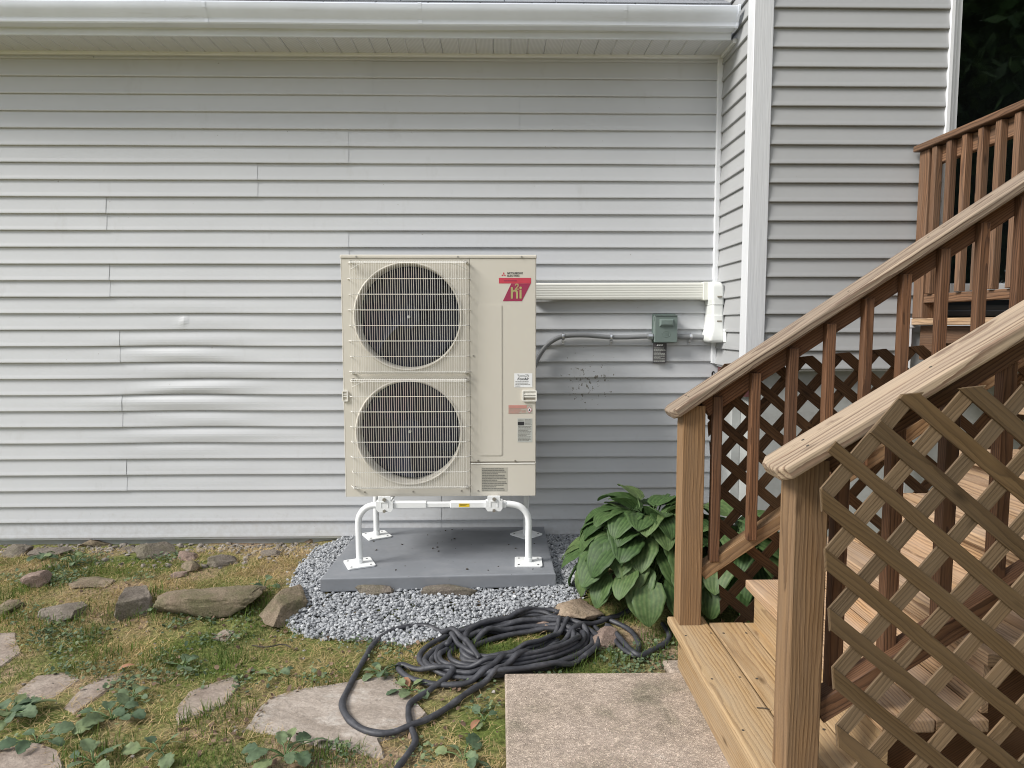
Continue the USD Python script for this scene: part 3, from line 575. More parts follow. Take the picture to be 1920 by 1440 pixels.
hp = thing('heat_pump', 'tall cream outdoor heat pump with two caged fans on white stand', 'heat pump', (-.318, 3.9, UZ0))
DIV = -.1545
C1, C2, R1 = (-.4862, 1.597), (-.4885, .969), .2895
fr = sbox(UX0+.006, UZ0, DIV-.0015, 1.905).difference(Point(C1).buffer(R1, quad_segs=24)).difference(Point(C2).buffer(R1, quad_segs=24))
put(hp, 'fan_panel', front(extr(fr, .002), UY), M['cream'])
put(hp, 'service_panel', front(extr(rrect(DIV+.0015, .8065, UX1-.004, 1.905, .003), .003), UY-.001), M['cream'])
put(hp, 'pipe_panel', front(extr(rrect(DIV+.0015, UZ0, UX1-.004, .792, .003), .003), UY-.001), M['cream'])
put(hp, 'panel_step', [bx(DIV+.0015, UX1-.004, UY-.004, UY+.006, .7925, .798, .0015)], M['creamlight'])
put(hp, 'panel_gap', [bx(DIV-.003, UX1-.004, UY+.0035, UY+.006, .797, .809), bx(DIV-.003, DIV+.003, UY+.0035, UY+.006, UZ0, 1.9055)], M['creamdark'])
ep = rrect(-.108, .837, .022, 1.663, .012)
put(hp, 'embossed_panel', [front(extr(ep, .0012), UY-.0022), front(extr(ep.buffer(-.003), .001), UY-.0032), front(extr(ep.buffer(-.0055), .0006), UY-.0037)], M['cream'])
put(hp, 'left_side', bx(UX0, UX0+.006, UY-.0005, UB, UZ0, 1.9052, .002), M['cream'])
put(hp, 'right_side', bx(UX1-.0042, UX1, UY+.0005, UB, UZ0, 1.9052, .002), M['cream'])
put(hp, 'back_grille', bx(UX0+.007, UX1-.005, UB-.006, UB, UZ0+.01, 1.90), M['coil'])
put(hp, 'base_pan', bx(UX0+.001, UX1-.001, UY+.003, UB, UZ0-.0015, UZ0+.02, .002), M['cream'])
put(hp, 'lid', bx(UX0-.003, UX1+.003, UY-.005, UB+.003, 1.9065, UZ1, .004), M['cream'])
for xx in (-.755, -.215, .125):
    put(hp, 'screw', cyl((xx, UY-.0052, 1.9155), (xx, UY-.0082, 1.9155), .005, 8), M['screw'])
for (xx, zz) in ((-.135, 1.386), (-.113, .812), (-.113, .644), (-.735, .640), (-.470, .641), (-.205, .644), (.09, .811)):
    put(hp, 'screw', cyl((xx, UY, zz), (xx, UY-.0045, zz), .0048, 8), M['screw'])
for cz in (C1, C2):
    # bell mouth
    a = np.linspace(0, 2*np.pi, 65)[:-1]; prof = [(.006, .004), (.000, -.006), (-.004, -.010), (-.008, -.004), (-.012, .010), (-.013, .09), (-.012, .12)]
    V = np.array([[(cz[0]+(R1+pr)*math.cos(t), UY+dy, cz[1]+(R1+pr)*math.sin(t)) for t in a] for pr, dy in prof]).reshape(-1, 3)
    n = 64; Fq = np.array([[i*n+j, i*n+(j+1) % n, (i+1)*n+(j+1) % n, (i+1)*n+j] for i in range(len(prof)-1) for j in range(n)])
    put(hp, 'bell_mouth', (V, Fq), M['cream'], smooth=True)
    put(hp, 'coil_backing', bx(cz[0]-.32, cz[0]+.32, UY+.20, UY+.205, cz[1]-.305, cz[1]+.305), M['coil'])
    fan = empty_part(hp, 'fan')
    hub = trimesh.creation.cylinder(.062, .06, sections=24); hub.apply_transform(trimesh.transformations.rotation_matrix(math.pi/2, (1, 0, 0))); hub.apply_translation((cz[0], UY+.075, cz[1]))
    put(fan, 'hub', hub, M['fan'], smooth=40); put(fan, 'hub_nut', cyl((cz[0], UY+.046, cz[1]), (cz[0], UY+.026, cz[1]), .008, 8), M['zinc'])
    for b in range(3):
        t0 = 2*np.pi*b/3 + (.5 if cz is C1 else 1.3); V = []; nr, nt = 9, 12
        for i in range(nr):
            rr = .058+(R1-.030-.058)*i/(nr-1); sp_ = 1.25-.1*i/(nr-1)
            for j in range(nt):
                u = j/(nt-1); th = t0+sp_*u+.25*(i/(nr-1))**1.5; dy = .052+.085*(1-u)*(.6+.4*i/(nr-1))+.012*math.sin(math.pi*u)
                V.append((cz[0]+rr*math.cos(th), UY+dy, cz[1]+rr*math.sin(th)))
        Fq = np.array([[i*nt+j, i*nt+j+1, (i+1)*nt+j+1, (i+1)*nt+j] for i in range(nr-1) for j in range(nt-1)])
        put(fan, 'blade', (np.array(V), Fq), M['fan'], smooth=True)
    # wire guard
    gx0, gx1 = cz[0]-.306, cz[0]+.322; gz0, gz1 = cz[1]-.306, cz[1]+.295; gyf = UY-.040
    grd = empty_part(hp, 'fan_guard'); wires = []
    for i in range(50):
        xx = gx0+.010+(gx1-gx0-.020)*i/49; 
        wires.append(tube(np.array([(xx, UY-.004, gz1+.002), (xx, gyf+.012, gz1-.002), (xx, gyf, gz1-.014), (xx, gyf, gz0+.014), (xx, gyf+.012, gz0+.002), (xx, UY-.004, gz0-.004)]), .00105, 5))
    put(grd, 'upright_wires', wires, M['creamlight'], smooth=True, kind='stuff')
    for i, zz in enumerate(np.linspace(gz0+.012, gz1-.012, 8)):
        w = .006 if i % 2 else .012
        put(grd, 'cross_wire', tube(np.array([(gx0-w, UY-.001, zz), (gx0+.002, gyf+.010, zz), (gx0+.014, gyf+.003, zz), (gx1-.014, gyf+.003, zz), (gx1-.002, gyf+.010, zz), (gx1+w, UY-.001, zz)]), .0024, 6), M['creamlight'], smooth=True)
    for zz in (gz1-.004, gz0+.004):
        put(grd, 'rim_wire', tube(spline([(gx0+.004, UY-.006, zz), (gx0+.03, gyf+.012, zz), (0.5*(gx0+gx1), gyf+.012, zz), (gx1-.03, gyf+.012, zz), (gx1-.004, UY-.006, zz)], 8), .0024, 6), M['creamlight'], smooth=True)
    for sx, xx in ((1, gx0+.004), (-1, gx1-.004)):
        put(grd, 'corner_brace', tube(np.array([(xx, UY-.010, gz1-.045), (xx+sx*.05, gyf+.010, gz1-.020), (xx+sx*.09, gyf+.010, gz1-.012)]), .0022, 6), M['creamlight'], smooth=True)
        for zz in (gz1-.004, gz0+.004):
            put(grd, 'guard_screw', cyl((xx+sx*.006, UY-.001, zz), (xx+sx*.006, UY-.016, zz), .0075, 10), M['screw'])
# carrying handles
def ring(poly, w): return poly.difference(poly.buffer(-w))
hr = rrect(.129, 1.138, UX1+.004, 1.199, .007)
hd = put(hp, 'handle', [front(extr(ring(hr, .0065), .012), UY-.010), front(extr(sbox(.134, 1.172, UX1+.002, 1.178), .010), UY-.009), front(extr(sbox(.134, 1.160, UX1+.002, 1.168), .010), UY-.0075), front(extr(sbox(.134, 1.178, UX1+.002, 1.194), .004), UY-.006)], M['creamlight'])
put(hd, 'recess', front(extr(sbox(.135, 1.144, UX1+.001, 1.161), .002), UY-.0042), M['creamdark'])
hl = rrect(UX0-.006, 1.141, UX0+.026, 1.200, .006)
hd = put(hp, 'handle', [front(extr(ring(hl, .006), .012), UY-.010), front(extr(sbox(UX0-.004, 1.178, UX0+.022, 1.183), .009), UY-.009), front(extr(sbox(UX0-.004, 1.165, UX0+.022, 1.171), .009), UY-.009)], M['creamlight'])
put(hd, 'recess', front(extr(sbox(UX0-.003, 1.146, UX0+.021, 1.195), .002), UY-.0036), M['cream'])
# badge: three diamonds, lettering, red seven with h2i
LG = UY-.0018
def flat(poly, d=.0006, y=LG): return front(extr(poly, d), y)
dx, dz = .0305+.0, 1.8305-.0
dcx, dcz = .0290, 1.8215
s = .0078
def diamond(ang):
    a = math.radians(ang); l = .0135; w = l*math.tan(math.radians(30))
    d = np.array([math.cos(a), math.sin(a)]); nn = np.array([-d[1], d[0]]); c = np.array([dcx, dcz])
    return Polygon([c, c+d*l/2+nn*w/2, c+d*l, c+d*l/2-nn*w/2])
logo = put(hp, 'badge_diamonds', [flat(diamond(t)) for t in (90, 210, 330)], M['red'])
put(hp, 'badge_lettering', [front(meshkit.text_mesh('MITSUBISHI', .0098, .0005, True), LG, .0475, 1.8245), front(meshkit.text_mesh('ELECTRIC', .0098, .0005, True), LG, .0475, 1.8105)], M['ink'])
put(hp, 'badge_seven_bar', flat(Polygon([(.0035, 1.7745), (.176, 1.7745), (.176, 1.804), (.0035, 1.804)])), M['red'])
put(hp, 'badge_seven_stem', flat(Polygon([(.024, 1.680), (.127, 1.680), (.1745, 1.7738), (.069, 1.7738)])), M['darkred'])
tm = meshkit.text_mesh('hi', .058, .0005, True); tm2 = meshkit.text_mesh('2', .030, .0005, True)
put(hp, 'badge_symbol', [front(tm, LG-.0007, .062, 1.696), front(tm2, LG-.0007, .0855, 1.7425)], M['gold'])
def wordbars(x0, x1, z1, z0, rows, h, seed, y, ragged=.25):
    q = np.random.default_rng(seed); out = []
    for r in range(rows):
        z = z1-(z1-z0)*(r+.5)/rows; x = x0; xe = x1-(x1-x0)*ragged*q.random()*(1 if r % 4 == 3 else .25)
        while x < xe:
            w = q.uniform(.004, .016)*(x1-x0)/.09; out.append(flat(sbox(x, z-h/2, min(x+w, xe), z+h/2), .0003, y)); x += w+.0016
    return out
put(hp, 'badge_small_print', wordbars(.030, .100, 1.7945, 1.784, 1, .0045, 3, LG-.0007), M['darkred'])
fx = put(hp, 'installer_sticker', flat(sbox(.0855, 1.215, .1835, 1.291)), M['paper'])
sh = affinity.skew(sbox(0, 0, 1, 1), 10)
tf = meshkit.text_mesh('FoxAir', .0125, .0004, True); tf.vertices[:, 0] = tf.vertices[:, 0]*1.18+tf.vertices[:, 1]*.25
tf.apply_translation((-tf.bounds[0][0], 0, 0))
put(fx, 'installer_name', front(tf, LG-.0007, .134-tf.extents[0]/2, 1.2545), M['ink'])
def stroke(pts, w): return flat(shapely.LineString(pts).buffer(w), .0003, LG-.0007)
put(fx, 'fox_outline', [stroke(spline([(.104, 1.284), (.110, 1.276), (.124, 1.274), (.140, 1.2725), (.152, 1.276), (.160, 1.283), (.163, 1.276), (.158, 1.270)], 6), .0007), stroke(spline([(.104, 1.284), (.112, 1.282), (.124, 1.279), (.138, 1.280), (.152, 1.284), (.160, 1.283)], 6), .0006)], M['ink'])
put(fx, 'sticker_small_print', wordbars(.091, .178, 1.250, 1.218, 4, .0025, 5, LG-.0007, .8), M['inkgrey'])
wl = put(hp, 'flammable_label', flat(sbox(.0535, 1.070, .1835, 1.1185)), M['beigelabel'])
put(wl, 'warning_band', flat(sbox(.0545, 1.099, .1535, 1.1175), .0003, LG-.0007), M['pinklabel'])
put(wl, 'warning_print', wordbars(.0545, .122, 1.097, 1.071, 5, .003, 8, LG-.0007)+wordbars(.0560, .150, 1.116, 1.100, 3, .002, 9, LG-.0012)+wordbars(.125, .150, 1.093, 1.072, 3, .003, 10, LG-.0007), M['pinklabel'])
dm = Polygon([(.168, 1.0735), (.182, 1.0915), (.168, 1.1095), (.154, 1.0915)])
put(wl, 'flame_sign', [flat(dm, .0003, LG-.0007)], M['paper']); put(wl, 'flame_sign_border', [flat(ring(dm, .0018), .0003, LG-.0012)], M['red'])
put(wl, 'flame', [flat(Polygon([(.168, 1.099), (.1715, 1.093), (.173, 1.0885), (.170, 1.085), (.166, 1.085), (.163, 1.0885), (.1655, 1.0925)]), .0003, LG-.0012)], M['ink'])
np_ = put(hp, 'rating_plate', flat(sbox(.103, .913, .1835, 1.045)), M['silver'])
put(np_, 'rating_block', [flat(sbox(.105, 1.0065, .139, 1.0265), .0003, LG-.0007)], M['ink'])
put(np_, 'rating_print', wordbars(.106, .180, 1.004, .918, 12, .003, 12, LG-.0007, .4)+wordbars(.143, .180, 1.041, 1.008, 5, .0028, 13, LG-.0007)+wordbars(.106, .138, 1.041, 1.030, 1, .0045, 14, LG-.0007), M['inkgrey'])
wn = put(hp, 'warning_notice', flat(sbox(-.095, .640, .047, .7735)), M['beigelabel'])
put(wn, 'notice_print', wordbars(-.092, .044, .771, .643, 14, .0046, 21, LG-.0007, .6), M['inkgrey'])

# ------------------------------------------------------------------ line cover, conduit, disconnect
lc = thing('line_cover', 'long ivory refrigerant line cover from heat pump to the corner of the wall', 'line cover', (.8, 4.28, 1.76))
pr = [(WY-.010, 1.706), (4.275, 1.706), (4.268, 1.711)] + [(4.267-.0012*(k % 2), 1.715+.0075*k) for k in range(12)] + [(4.268, 1.8045), (4.275, 1.8105), (WY-.010, 1.8105)]
P0 = np.array([(UX1-.0, a, b) for a, b in pr]); P1 = np.array([(1.304, a, b+.0035) for a, b in pr]); n = len(pr)
put(lc, 'duct', (np.vstack([P0, P1]), np.array([[i, i+1, n+i+1, n+i] for i in range(n-1)])), M['duct'])
put(lc, 'coupling', bx(1.268, 1.308, 4.258, WY-.008, 1.7045, 1.818, .004), M['duct'])
def loft(secs, k=3):
    """secs: list of (z, x0, x1, yfront, r): rounded plan sections"""
    V = []
    for (z, x0, x1, yf, r) in secs:
        ring_ = []
        for (cx, cy, a0) in ((x0+r, WY-.012, None), (x0+r, yf+r, math.pi), (x1-r, yf+r, 1.5*math.pi), (x1-r, WY-.012, None)):
            if a0 is None: ring_.append((x0 if cx == x0+r else x1, cy, z))
            else:
                for j in range(k+1):
                    t = a0+j/k*math.pi/2; ring_.append((cx+r*math.cos(t), cy+r*math.sin(t), z))
        V.append(ring_)
    n = len(V[0]); V = np.array(V); m = len(V); V2 = V.reshape(-1, 3); f = [[i*n+j, i*n+j+1, (i+1)*n+j+1, (i+1)*n+j] for i in range(m-1) for j in range(n-1)]
    t = [[a, b, c] for a, b, c, d in f]+[[a, c, d] for a, b, c, d in f]
    for o in (0, (m-1)*n): t += [[o, o+j, o+j+1] for j in range(1, n-1)]
    return trimesh.Trimesh(V2, np.array(t), process=False)
put(lc, 'elbow', loft([(1.816, 1.305, 1.325, 4.27, .008), (1.816, 1.300, 1.345, 4.215, .012), (1.811, 1.297, 1.358, 4.195, .014), (1.80, 1.296, 1.368, 4.183, .016), (1.78, 1.296, 1.3735, 4.178, .016), (1.72, 1.297, 1.375, 4.177, .016), (1.700, 1.300, 1.375, 4.177, .016), (1.684, 1.302, 1.375, 4.178, .016), (1.675, 1.302, 1.375, 4.178, .016)]), M['elbow'], smooth=35)
put(lc, 'lower_elbow', loft([(1.6735, 1.303, 1.373, 4.181, .015), (1.612, 1.304, 1.374, 4.182, .015), (1.610, 1.301, 1.376, 4.175, .016), (1.56, 1.300, 1.376, 4.170, .018), (1.52, 1.294, 1.377, 4.164, .02), (1.49, 1.286, 1.377, 4.160, .02), (1.462, 1.284, 1.378, 4.160, .02), (1.450, 1.290, 1.378, 4.166, .02), (1.444, 1.302, 1.376, 4.185, .02)]), M['elbow'], smooth=35)
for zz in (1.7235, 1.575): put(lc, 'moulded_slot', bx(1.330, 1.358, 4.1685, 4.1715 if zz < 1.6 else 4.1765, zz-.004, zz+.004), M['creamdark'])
put(lc, 'flange', bx(1.368, 1.3785, 4.130, 4.20, 1.445, 1.53, .004), M['elbow'])

db = thing('disconnect_box', 'small grey-green electrical disconnect box on the siding right of heat pump', 'electrical box', (1.04, 4.30, 1.53))
put(db, 'enclosure', bx(.973, 1.108, 4.268, WY-.012, 1.447, 1.607, .004), M['greenbox'])
put(db, 'back_plate', front(extr(rrect(.966, 1.440, 1.114, 1.622, .006), .004), 4.318), M['greenbox'])
put(db, 'cover', bx(.969, 1.112, 4.256, 4.2675, 1.443, 1.609, .004), M['greenbox'])
put(db, 'drip_edge', bx(.967, 1.114, 4.250, 4.270, 1.6095, 1.6135, .0015), M['greenbox'])
pts = np.array([(x, 4.2555, z) for x in (.998, 1.086) for z in (1.540, 1.588)] + [(x, 4.240, z) for x in (1.007, 1.077) for z in (1.555, 1.581)])
put(db, 'raised_pull', trimesh.convex.convex_hull(pts), M['greenbox'])
a = np.linspace(0, 2*np.pi, 33)
put(db, 'embossed_mark', [tube(np.array([(1.041+.025*math.cos(t), 4.2557, 1.495+.018*math.sin(t)) for t in a]), .0012, 5)] + [cyl((1.041+dx_, 4.2557, 1.484), (1.041+dx_*1.0, 4.2557, 1.506), .0014, 5) for dx_ in (-.010, -.003, .004, .011)], M['greenbox'])
put(db, 'hinge_tab', bx(.962, .970, 4.262, 4.275, 1.575, 1.603, .002), M['greenbox'])
tg = thing('instruction_tag', 'dark printed tag hanging under the grey-green electrical box', 'tag', (1.01, 4.31, 1.37))
tv = front(extr(rrect(.972, 1.314, 1.058, 1.4385, .003), .0012), 4.306); put(tg, 'tag_card', tv, M['tag'])
q = wordbars(.977, 1.053, 1.412, 1.318, 11, .0034, 31, 4.3045, .7)
put(tg, 'tag_print', q, M['silver']); put(tg, 'tag_heading', [flat(affinity.skew(sbox(.996+.0135*i, 1.4205, .996+.0135*i+.011, 1.431), 15), .0003, 4.3045) for i in range(3)], M['paper'])

cd = thing('electrical_conduit', 'grey electrical conduit curving along the siding to the green box', 'conduit', (.7, 4.30, 1.47))
put(cd, 'conduit_run', tube(spline([(.20, 4.20, 1.23), (.222, 4.26, 1.29), (.245, 4.29, 1.342), (.284, 4.298, 1.403), (.325, 4.30, 1.444), (.38, 4.30, 1.475), (.45, 4.30, 1.487), (.55, 4.30, 1.488), (.64, 4.30, 1.481), (.71, 4.30, 1.476), (.80, 4.30, 1.476), (.90, 4.30, 1.480), (.962, 4.30, 1.481)], 8), .0145, 12), M['conduit'], smooth=True)
put(cd, 'conduit_run', tube(np.array([(1.115, 4.296, 1.480), (1.2, 4.296, 1.478), (1.31, 4.296, 1.474)]), .0165, 12), M['conduit'], smooth=True)
put(cd, 'connector', [cyl((.940, 4.30, 1.481), (.968, 4.30, 1.481), .021, 8), cyl((.930, 4.30, 1.481), (.940, 4.30, 1.481), .017, 12)], M['zinc'])
put(cd, 'connector', [cyl((1.112, 4.296, 1.48), (1.122, 4.296, 1.48), .021, 8)], M['conduit'])
for (xx, zz) in ((.405, 1.480), (.708, 1.476), (1.205, 1.478)):
    m = [tube(np.array([(xx, 4.30+.020*math.cos(t)*1.0, zz+.020*math.sin(t)) for t in np.linspace(math.pi*.5, math.pi*1.5, 9)]), .003, 5, rx=.009), bx(xx-.009, xx+.009, 4.315, 4.324, zz-.048, zz-.018, .001)]
    sp1 = put(cd, 'strap', m, M['zinc']); put(sp1, 'strap_screw', cyl((xx, 4.314, zz-.036), (xx, 4.309, zz-.036), .005, 8), M['screw'])

# ------------------------------------------------------------------ wooden stairs
ws = thing('porch_stairs', 'weathered wooden porch stairs with handrails and lattice sides climbing right', 'stairs', (1.3, 2.2, .15))
SLF, SLN = .664, .615
RISE = .178
noses = [(.703, .34), (1.005, .518), (1.275, .696), (1.545, .874), (1.815, 1.052), (2.085, 1.230), (2.355, 1.408)]
Y0, Y1 = 1.70, 2.702
def tread(name, x0, x1, z, ya, yb, matl, b=.005):
    return put(ws, name, poly_board([(ya, x0), (yb, x0), (yb, x1), (ya, x1)], (0, 0, z-.038), (0, 1, 0), (1, 0, 0), (0, 0, 1), .038, b, 2), matl)
tread('tread', .703, .853, .340, Y0-.03, 2.765, M['wood_step'], .009); tread('tread', .858, .999, .3385, Y0, Y1, M['wood_step']); tread('tread', 1.004, 1.047, .337, Y0, Y1, M['wood_step'])
put(ws, 'riser', poly_board([(Y0, .150), (2.70, .150), (2.70, .301), (Y0, .301)], (.732, 0, 0), (0, 1, 0), (0, 0, 1), (1, 0, 0), .038, .002, 1), M['wood_step'])
for k in range(1, len(noses)):
    xn, z = noses[k]; pz = noses[k-1][1]; my = M['wood_tread']
    put(ws, 'riser', poly_board([(Y0+.06, pz-.02), (Y1-.01, pz-.02), (Y1-.01, z-.040), (Y0+.06, z-.040)], (xn+.034, 0, 0), (0, 1, 0), (0, 0, 1), (1, 0, 0), .02, .001, 1), M['wood_step'] if k == 1 else M['wood_tread'])
    tread('tread', xn, xn+.138, z, Y0, Y1, my); tread('tread', xn+.144, xn+.282, z-.001, Y0, Y1, my)
for yy in (1.80, 2.20, 2.60):
    poly = [(.775, .16), (1.35, .16), (2.62, 1.20), (2.62, 1.36)]
    pts = []
    for k in range(len(noses)):
        xn, z = noses[k]; pts += [(xn+.056, z-.04)]
    sh = [(.775, .155), (.775, .295), (1.04, .295)]
    for k in range(1, len(noses)): 
        sh += [(noses[k][0]+.056, noses[k][1]-.041), ((noses[k+1][0] if k+1 < len(noses) else 2.62)+.032, noses[k][1]-.041)]
    sh += [(2.65, .98), (1.36, .155)]
    m = extr(Polygon(sh).buffer(0), .038); v = m.vertices
    mm = trimesh.Trimesh(np.column_stack([v[:, 0], yy+v[:, 2], v[:, 1]]), m.faces, process=False); mm.grain_ = np.column_stack([v[:, 0]*.83+v[:, 1]*.55, -v[:, 0]*.55+v[:, 1]*.83, v[:, 2]])
    put(ws, 'stringer', mm, M['wood_red'])
def post(x0, x1, y0, y1, z0, z1, matl):
    L = z1-z0
    return put(ws, 'post', poly_board([(0, 0), (L, 0), (L, y1-y0), (0, y1-y0)], (x1, y0, z0), (0, 0, 1), (0, 1, 0), (-1, 0, 0), x1-x0, .004, 2), matl)
# screws in the handrails are set below
EF = nrm((1, 0, SLF)); NF = nrm((-SLF, 0, 1))
post(.727, .817, 2.672, 2.760, .341, 1.178+.055, M['wood_post'])
def rail_cap(x0, z0, slope, ya, yb, L):
    es = nrm((1, 0, slope)); et = nrm((-slope, 0, 1)); w = yb-ya
    return put(ws, 'handrail', poly_board([(.022, 0), (L, 0), (L, w), (.022, w), (0, w-.03), (0, .03)], (x0, ya, z0), es, (0, 1, 0), et, .038, .009, 3), M['wood_cap'])
cf = rail_cap(.690, 1.180, SLF, 2.640, 2.785, 2.3)
def zcapF(x): return 1.180+(x-.690)*SLF
put(ws, 'top_rail', board((.819, 2.715, zcapF(.819)-.046), (2.45, 2.715, zcapF(2.45)-.046), .072, .036, NF), M['wood_red'])
def zlowF(x): return .560+(x-.838)*.690
put(ws, 'bottom_rail', board((.819, 2.713, zlowF(.819)), (2.45, 2.713, zlowF(2.45)), .055, .060, NF), M['wood_post'])
for i, px in enumerate(np.array([.868, 1.010, 1.155, 1.299, 1.445, 1.588, 1.735, 1.885, 2.035])):
    y = 2.676
    put(ws, 'baluster', board((px, y-.0 if i else y+.02, zlowF(px)+.015 if i > 0 else .60), (px, y if i else y+.02, zcapF(px)-.012-.036*1.2*.4), .036, .036, (1, 0, 0), .002), M['wood_red'] if i not in (1,) else M['wood_red'])
# near side
EN = nrm((1, 0, SLN))
post(.757, .846, 1.712, 1.801, .341, 1.205, M['wood_post'])
cn = rail_cap(.708, 1.158, SLN, 1.652, 1.797, 1.9)
def zcapN(x): return 1.158+(x-.708)*SLN
for (xq, yq, zf, sl) in ((.775, 2.70, 0, SLF), (.775, 2.735, 0, SLF), (1.40, 2.70, 0, SLF), (1.72, 2.72, 0, SLF), (.80, 1.70, 1, SLN), (.81, 1.75, 1, SLN), (1.12, 1.725, 1, SLN)):
    nq = nrm((-sl, 0, 1)); bq = np.array([xq, yq, (zcapN if zf else zcapF)(xq)+.0]) + nq*.038*1.0
    put(ws, 'screw', cyl(bq-nq*.003, bq+nq*.0006, .0045, 8), M['soil'])
put(ws, 'top_rail', board((.848, 1.757, zcapN(.848)-.046), (2.3, 1.757, zcapN(2.3)-.046), .072, .036, nrm((-SLN, 0, 1))), M['wood_red'])
def zlowN(x): return .520+(x-.85)*.650
put(ws, 'bottom_rail', board((.848, 1.757, zlowN(.848)), (2.3, 1.757, zlowN(2.3)), .060, .060, nrm((-SLN, 0, 1))), M['wood_red'])
for px in np.arange(.905, 2.2, .143):
    put(ws, 'baluster', board((px, 1.775, zlowN(px)+.02), (px, 1.775, zcapN(px)-.03), .036, .036, (1, 0, 0), .002), M['wood_red'])
for bx_, by_ in ((.73, 1.95), (.83, 1.95), (.73, 2.25), (.83, 2.26), (.885, 2.25), (.975, 2.26), (.73, 2.58), (.835, 2.60), (.885, 2.6), (.975, 2.6), (.885, 1.96), (.975, 1.95)):
    put(ws, 'screw', cyl((bx_, by_, .338), (bx_, by_, .3406), .0045, 8), M['soil'])
# lattice panels
def lattice(origin, th, y, clip, matl, ks, js, stub=None, P=.1525, w=.0405, t=.0065, gap=.0005):
    lp = empty_part(ws, 'lattice_panel')
    e1 = np.array([math.cos(th), 0, math.sin(th)]); e2 = np.array([-math.sin(th), 0, math.cos(th)]); O = np.array([origin[0], y, origin[1]])
    for kind, idx in (('/', ks), ('\\', js)):
        for k in idx:
            d = np.array([1, 1])/math.sqrt(2) if kind == '/' else np.array([1, -1])/math.sqrt(2)
            nn = np.array([-d[1], d[0]]); c = np.array([0, k*P])        # '/': y-x=kP  '\': x+y=kP
            strip = Polygon([c-5*d-nn*w/2, c+5*d-nn*w/2, c+5*d+nn*w/2, c-5*d+nn*w/2])
            g = strip.intersection(clip if not (stub and kind == '\\' and k == stub[0]) else stub[1])
            if g.is_empty or g.geom_type != 'Polygon' or g.area < .0012: continue
            p = np.array(shapely.geometry.polygon.orient(g.simplify(.0005)).exterior.coords)[:-1]
            loc = np.column_stack([(p-c)@d, (p-c)@nn])
            es = d[0]*e1+d[1]*e2; eu = nn[0]*e1+nn[1]*e2; et = np.array([0, -1.0, 0]); off = (0 if kind == '/' else t+gap)
            a_ = np.sum(loc[:, 0]*np.roll(loc[:, 1], -1)-np.roll(loc[:, 0], -1)*loc[:, 1])
            if a_ < 0: loc = loc[::-1]
            O2 = O+c[0]*e1+c[1]*e2+np.array([0, -off+rng.uniform(-.0004, .0004), 0])
            put(lp, 'lattice_strip', poly_board(loc, O2, es, eu, et, t, .0008, 1), matl if kind != '/' or y > 2 else M['wood_lattice_back'])
    return lp
th = math.radians(5.9)
clipN = Polygon([(-.003, -1.03), (1.25, -1.03), (1.25, .237), (.21, .237), (-.003, .026)])
stub = Polygon([(-.003, -1.03), (1.25, -1.03), (1.25, .237), (.1, .237), (.0, .17), (-.003, .1)])
stub = Polygon([(.026, .120), (.060, .154), (1.4, -1.03), (1.2, -1.03)])
lattice((.790, 1.126), th, 1.640, clipN, M['wood_lattice'], range(-14, 1), range(-6, 12), stub=(1, Polygon([(.018, .118), (.050, .150), (1.3, -1.1), (1.2, -1.1)])))
clipF = Polygon([(-.115, -1.28), (1.34, -1.28), (1.34, .0), (-.03, .0), (-.115, -.085)])
lattice((.956, 1.395), math.radians(5.2), 2.802, clipF, M['wood_lattice_far'], range(-16, 1), range(-9, 9))

# ------------------------------------------------------------------ porch landing
dk = thing('porch_landing', 'raised wooden porch landing with guard rail before the sliding door', 'porch', (2.6, 3.3, 1.58))
LX = 2.305
def dput(name, m, matl): return put(dk, name, m, matl)
for i in range(9):
    a = LX-.03+i*.145; dput('deck_board', poly_board([(2.70, a), (3.755, a), (3.755, a+.139), (2.70, a+.139)], (0, 0, 1.550), (0, 1, 0), (1, 0, 0), (0, 0, 1), .036, .005, 2), M['wood_tread'])
dput('rim_joist', poly_board([(2.70, 1.36), (3.755, 1.36), (3.755, 1.548), (2.70, 1.548)], (LX+.02, 0, 0), (0, 1, 0), (0, 0, 1), (1, 0, 0), .038, .002, 1), M['wood_land'])
dput('rim_joist', poly_board([(2.62, 1.36), (3.6, 1.36), (3.6, 1.548), (2.62, 1.548)], (0, 2.735, 0), (1, 0, 0), (0, 0, 1), (0, -1, 0), .038, .002, 1), M['wood_land'])
dput('support_post', poly_board([(.1, 2.75), (1.36, 2.75), (1.36, 2.84), (.1, 2.84)], (LX+.06, 0, 0), (0, 0, 1), (0, 1, 0), (1, 0, 0), .09, .003, 1), M['wood_land'])
PZ = 2.478
dput('post', poly_board([(0, 0), (PZ-1.588, 0), (PZ-1.588, .085), (0, .085)], (LX+.047, 3.672, 1.588), (0, 0, 1), (0, 1, 0), (-1, 0, 0), .075, .003, 1), M['wood_land'])
dput('handrail', poly_board([(2.70, LX-.055), (3.772, LX-.055), (3.772, LX+.075), (2.70, LX+.075)], (0, 0, PZ+.002), (0, 1, 0), (1, 0, 0), (0, 0, 1), .034, .006, 2), M['wood_land'])
dput('top_rail', board((LX+.012, 2.72, PZ-.045), (LX+.012, 3.670, PZ-.045), .085, .034, (0, 0, 1)), M['wood_land'])
dput('bottom_rail', board((LX+.012, 2.72, 1.690), (LX+.012, 3.670, 1.690), .045, .07, (0, 0, 1)), M['wood_land'])
for yy in (3.615, 3.50, 3.385, 3.27, 3.155, 3.04, 2.925, 2.81):
    dput('baluster', board((LX-.022, yy, 1.715), (LX-.022, yy, PZ-.005), .036, .034, (0, 1, 0), .002), M['wood_land'])
dput('deck_end_block', bx(LX-.055, LX-.005, 3.757, 3.776, 1.535, 1.588, .002), M['trim'])

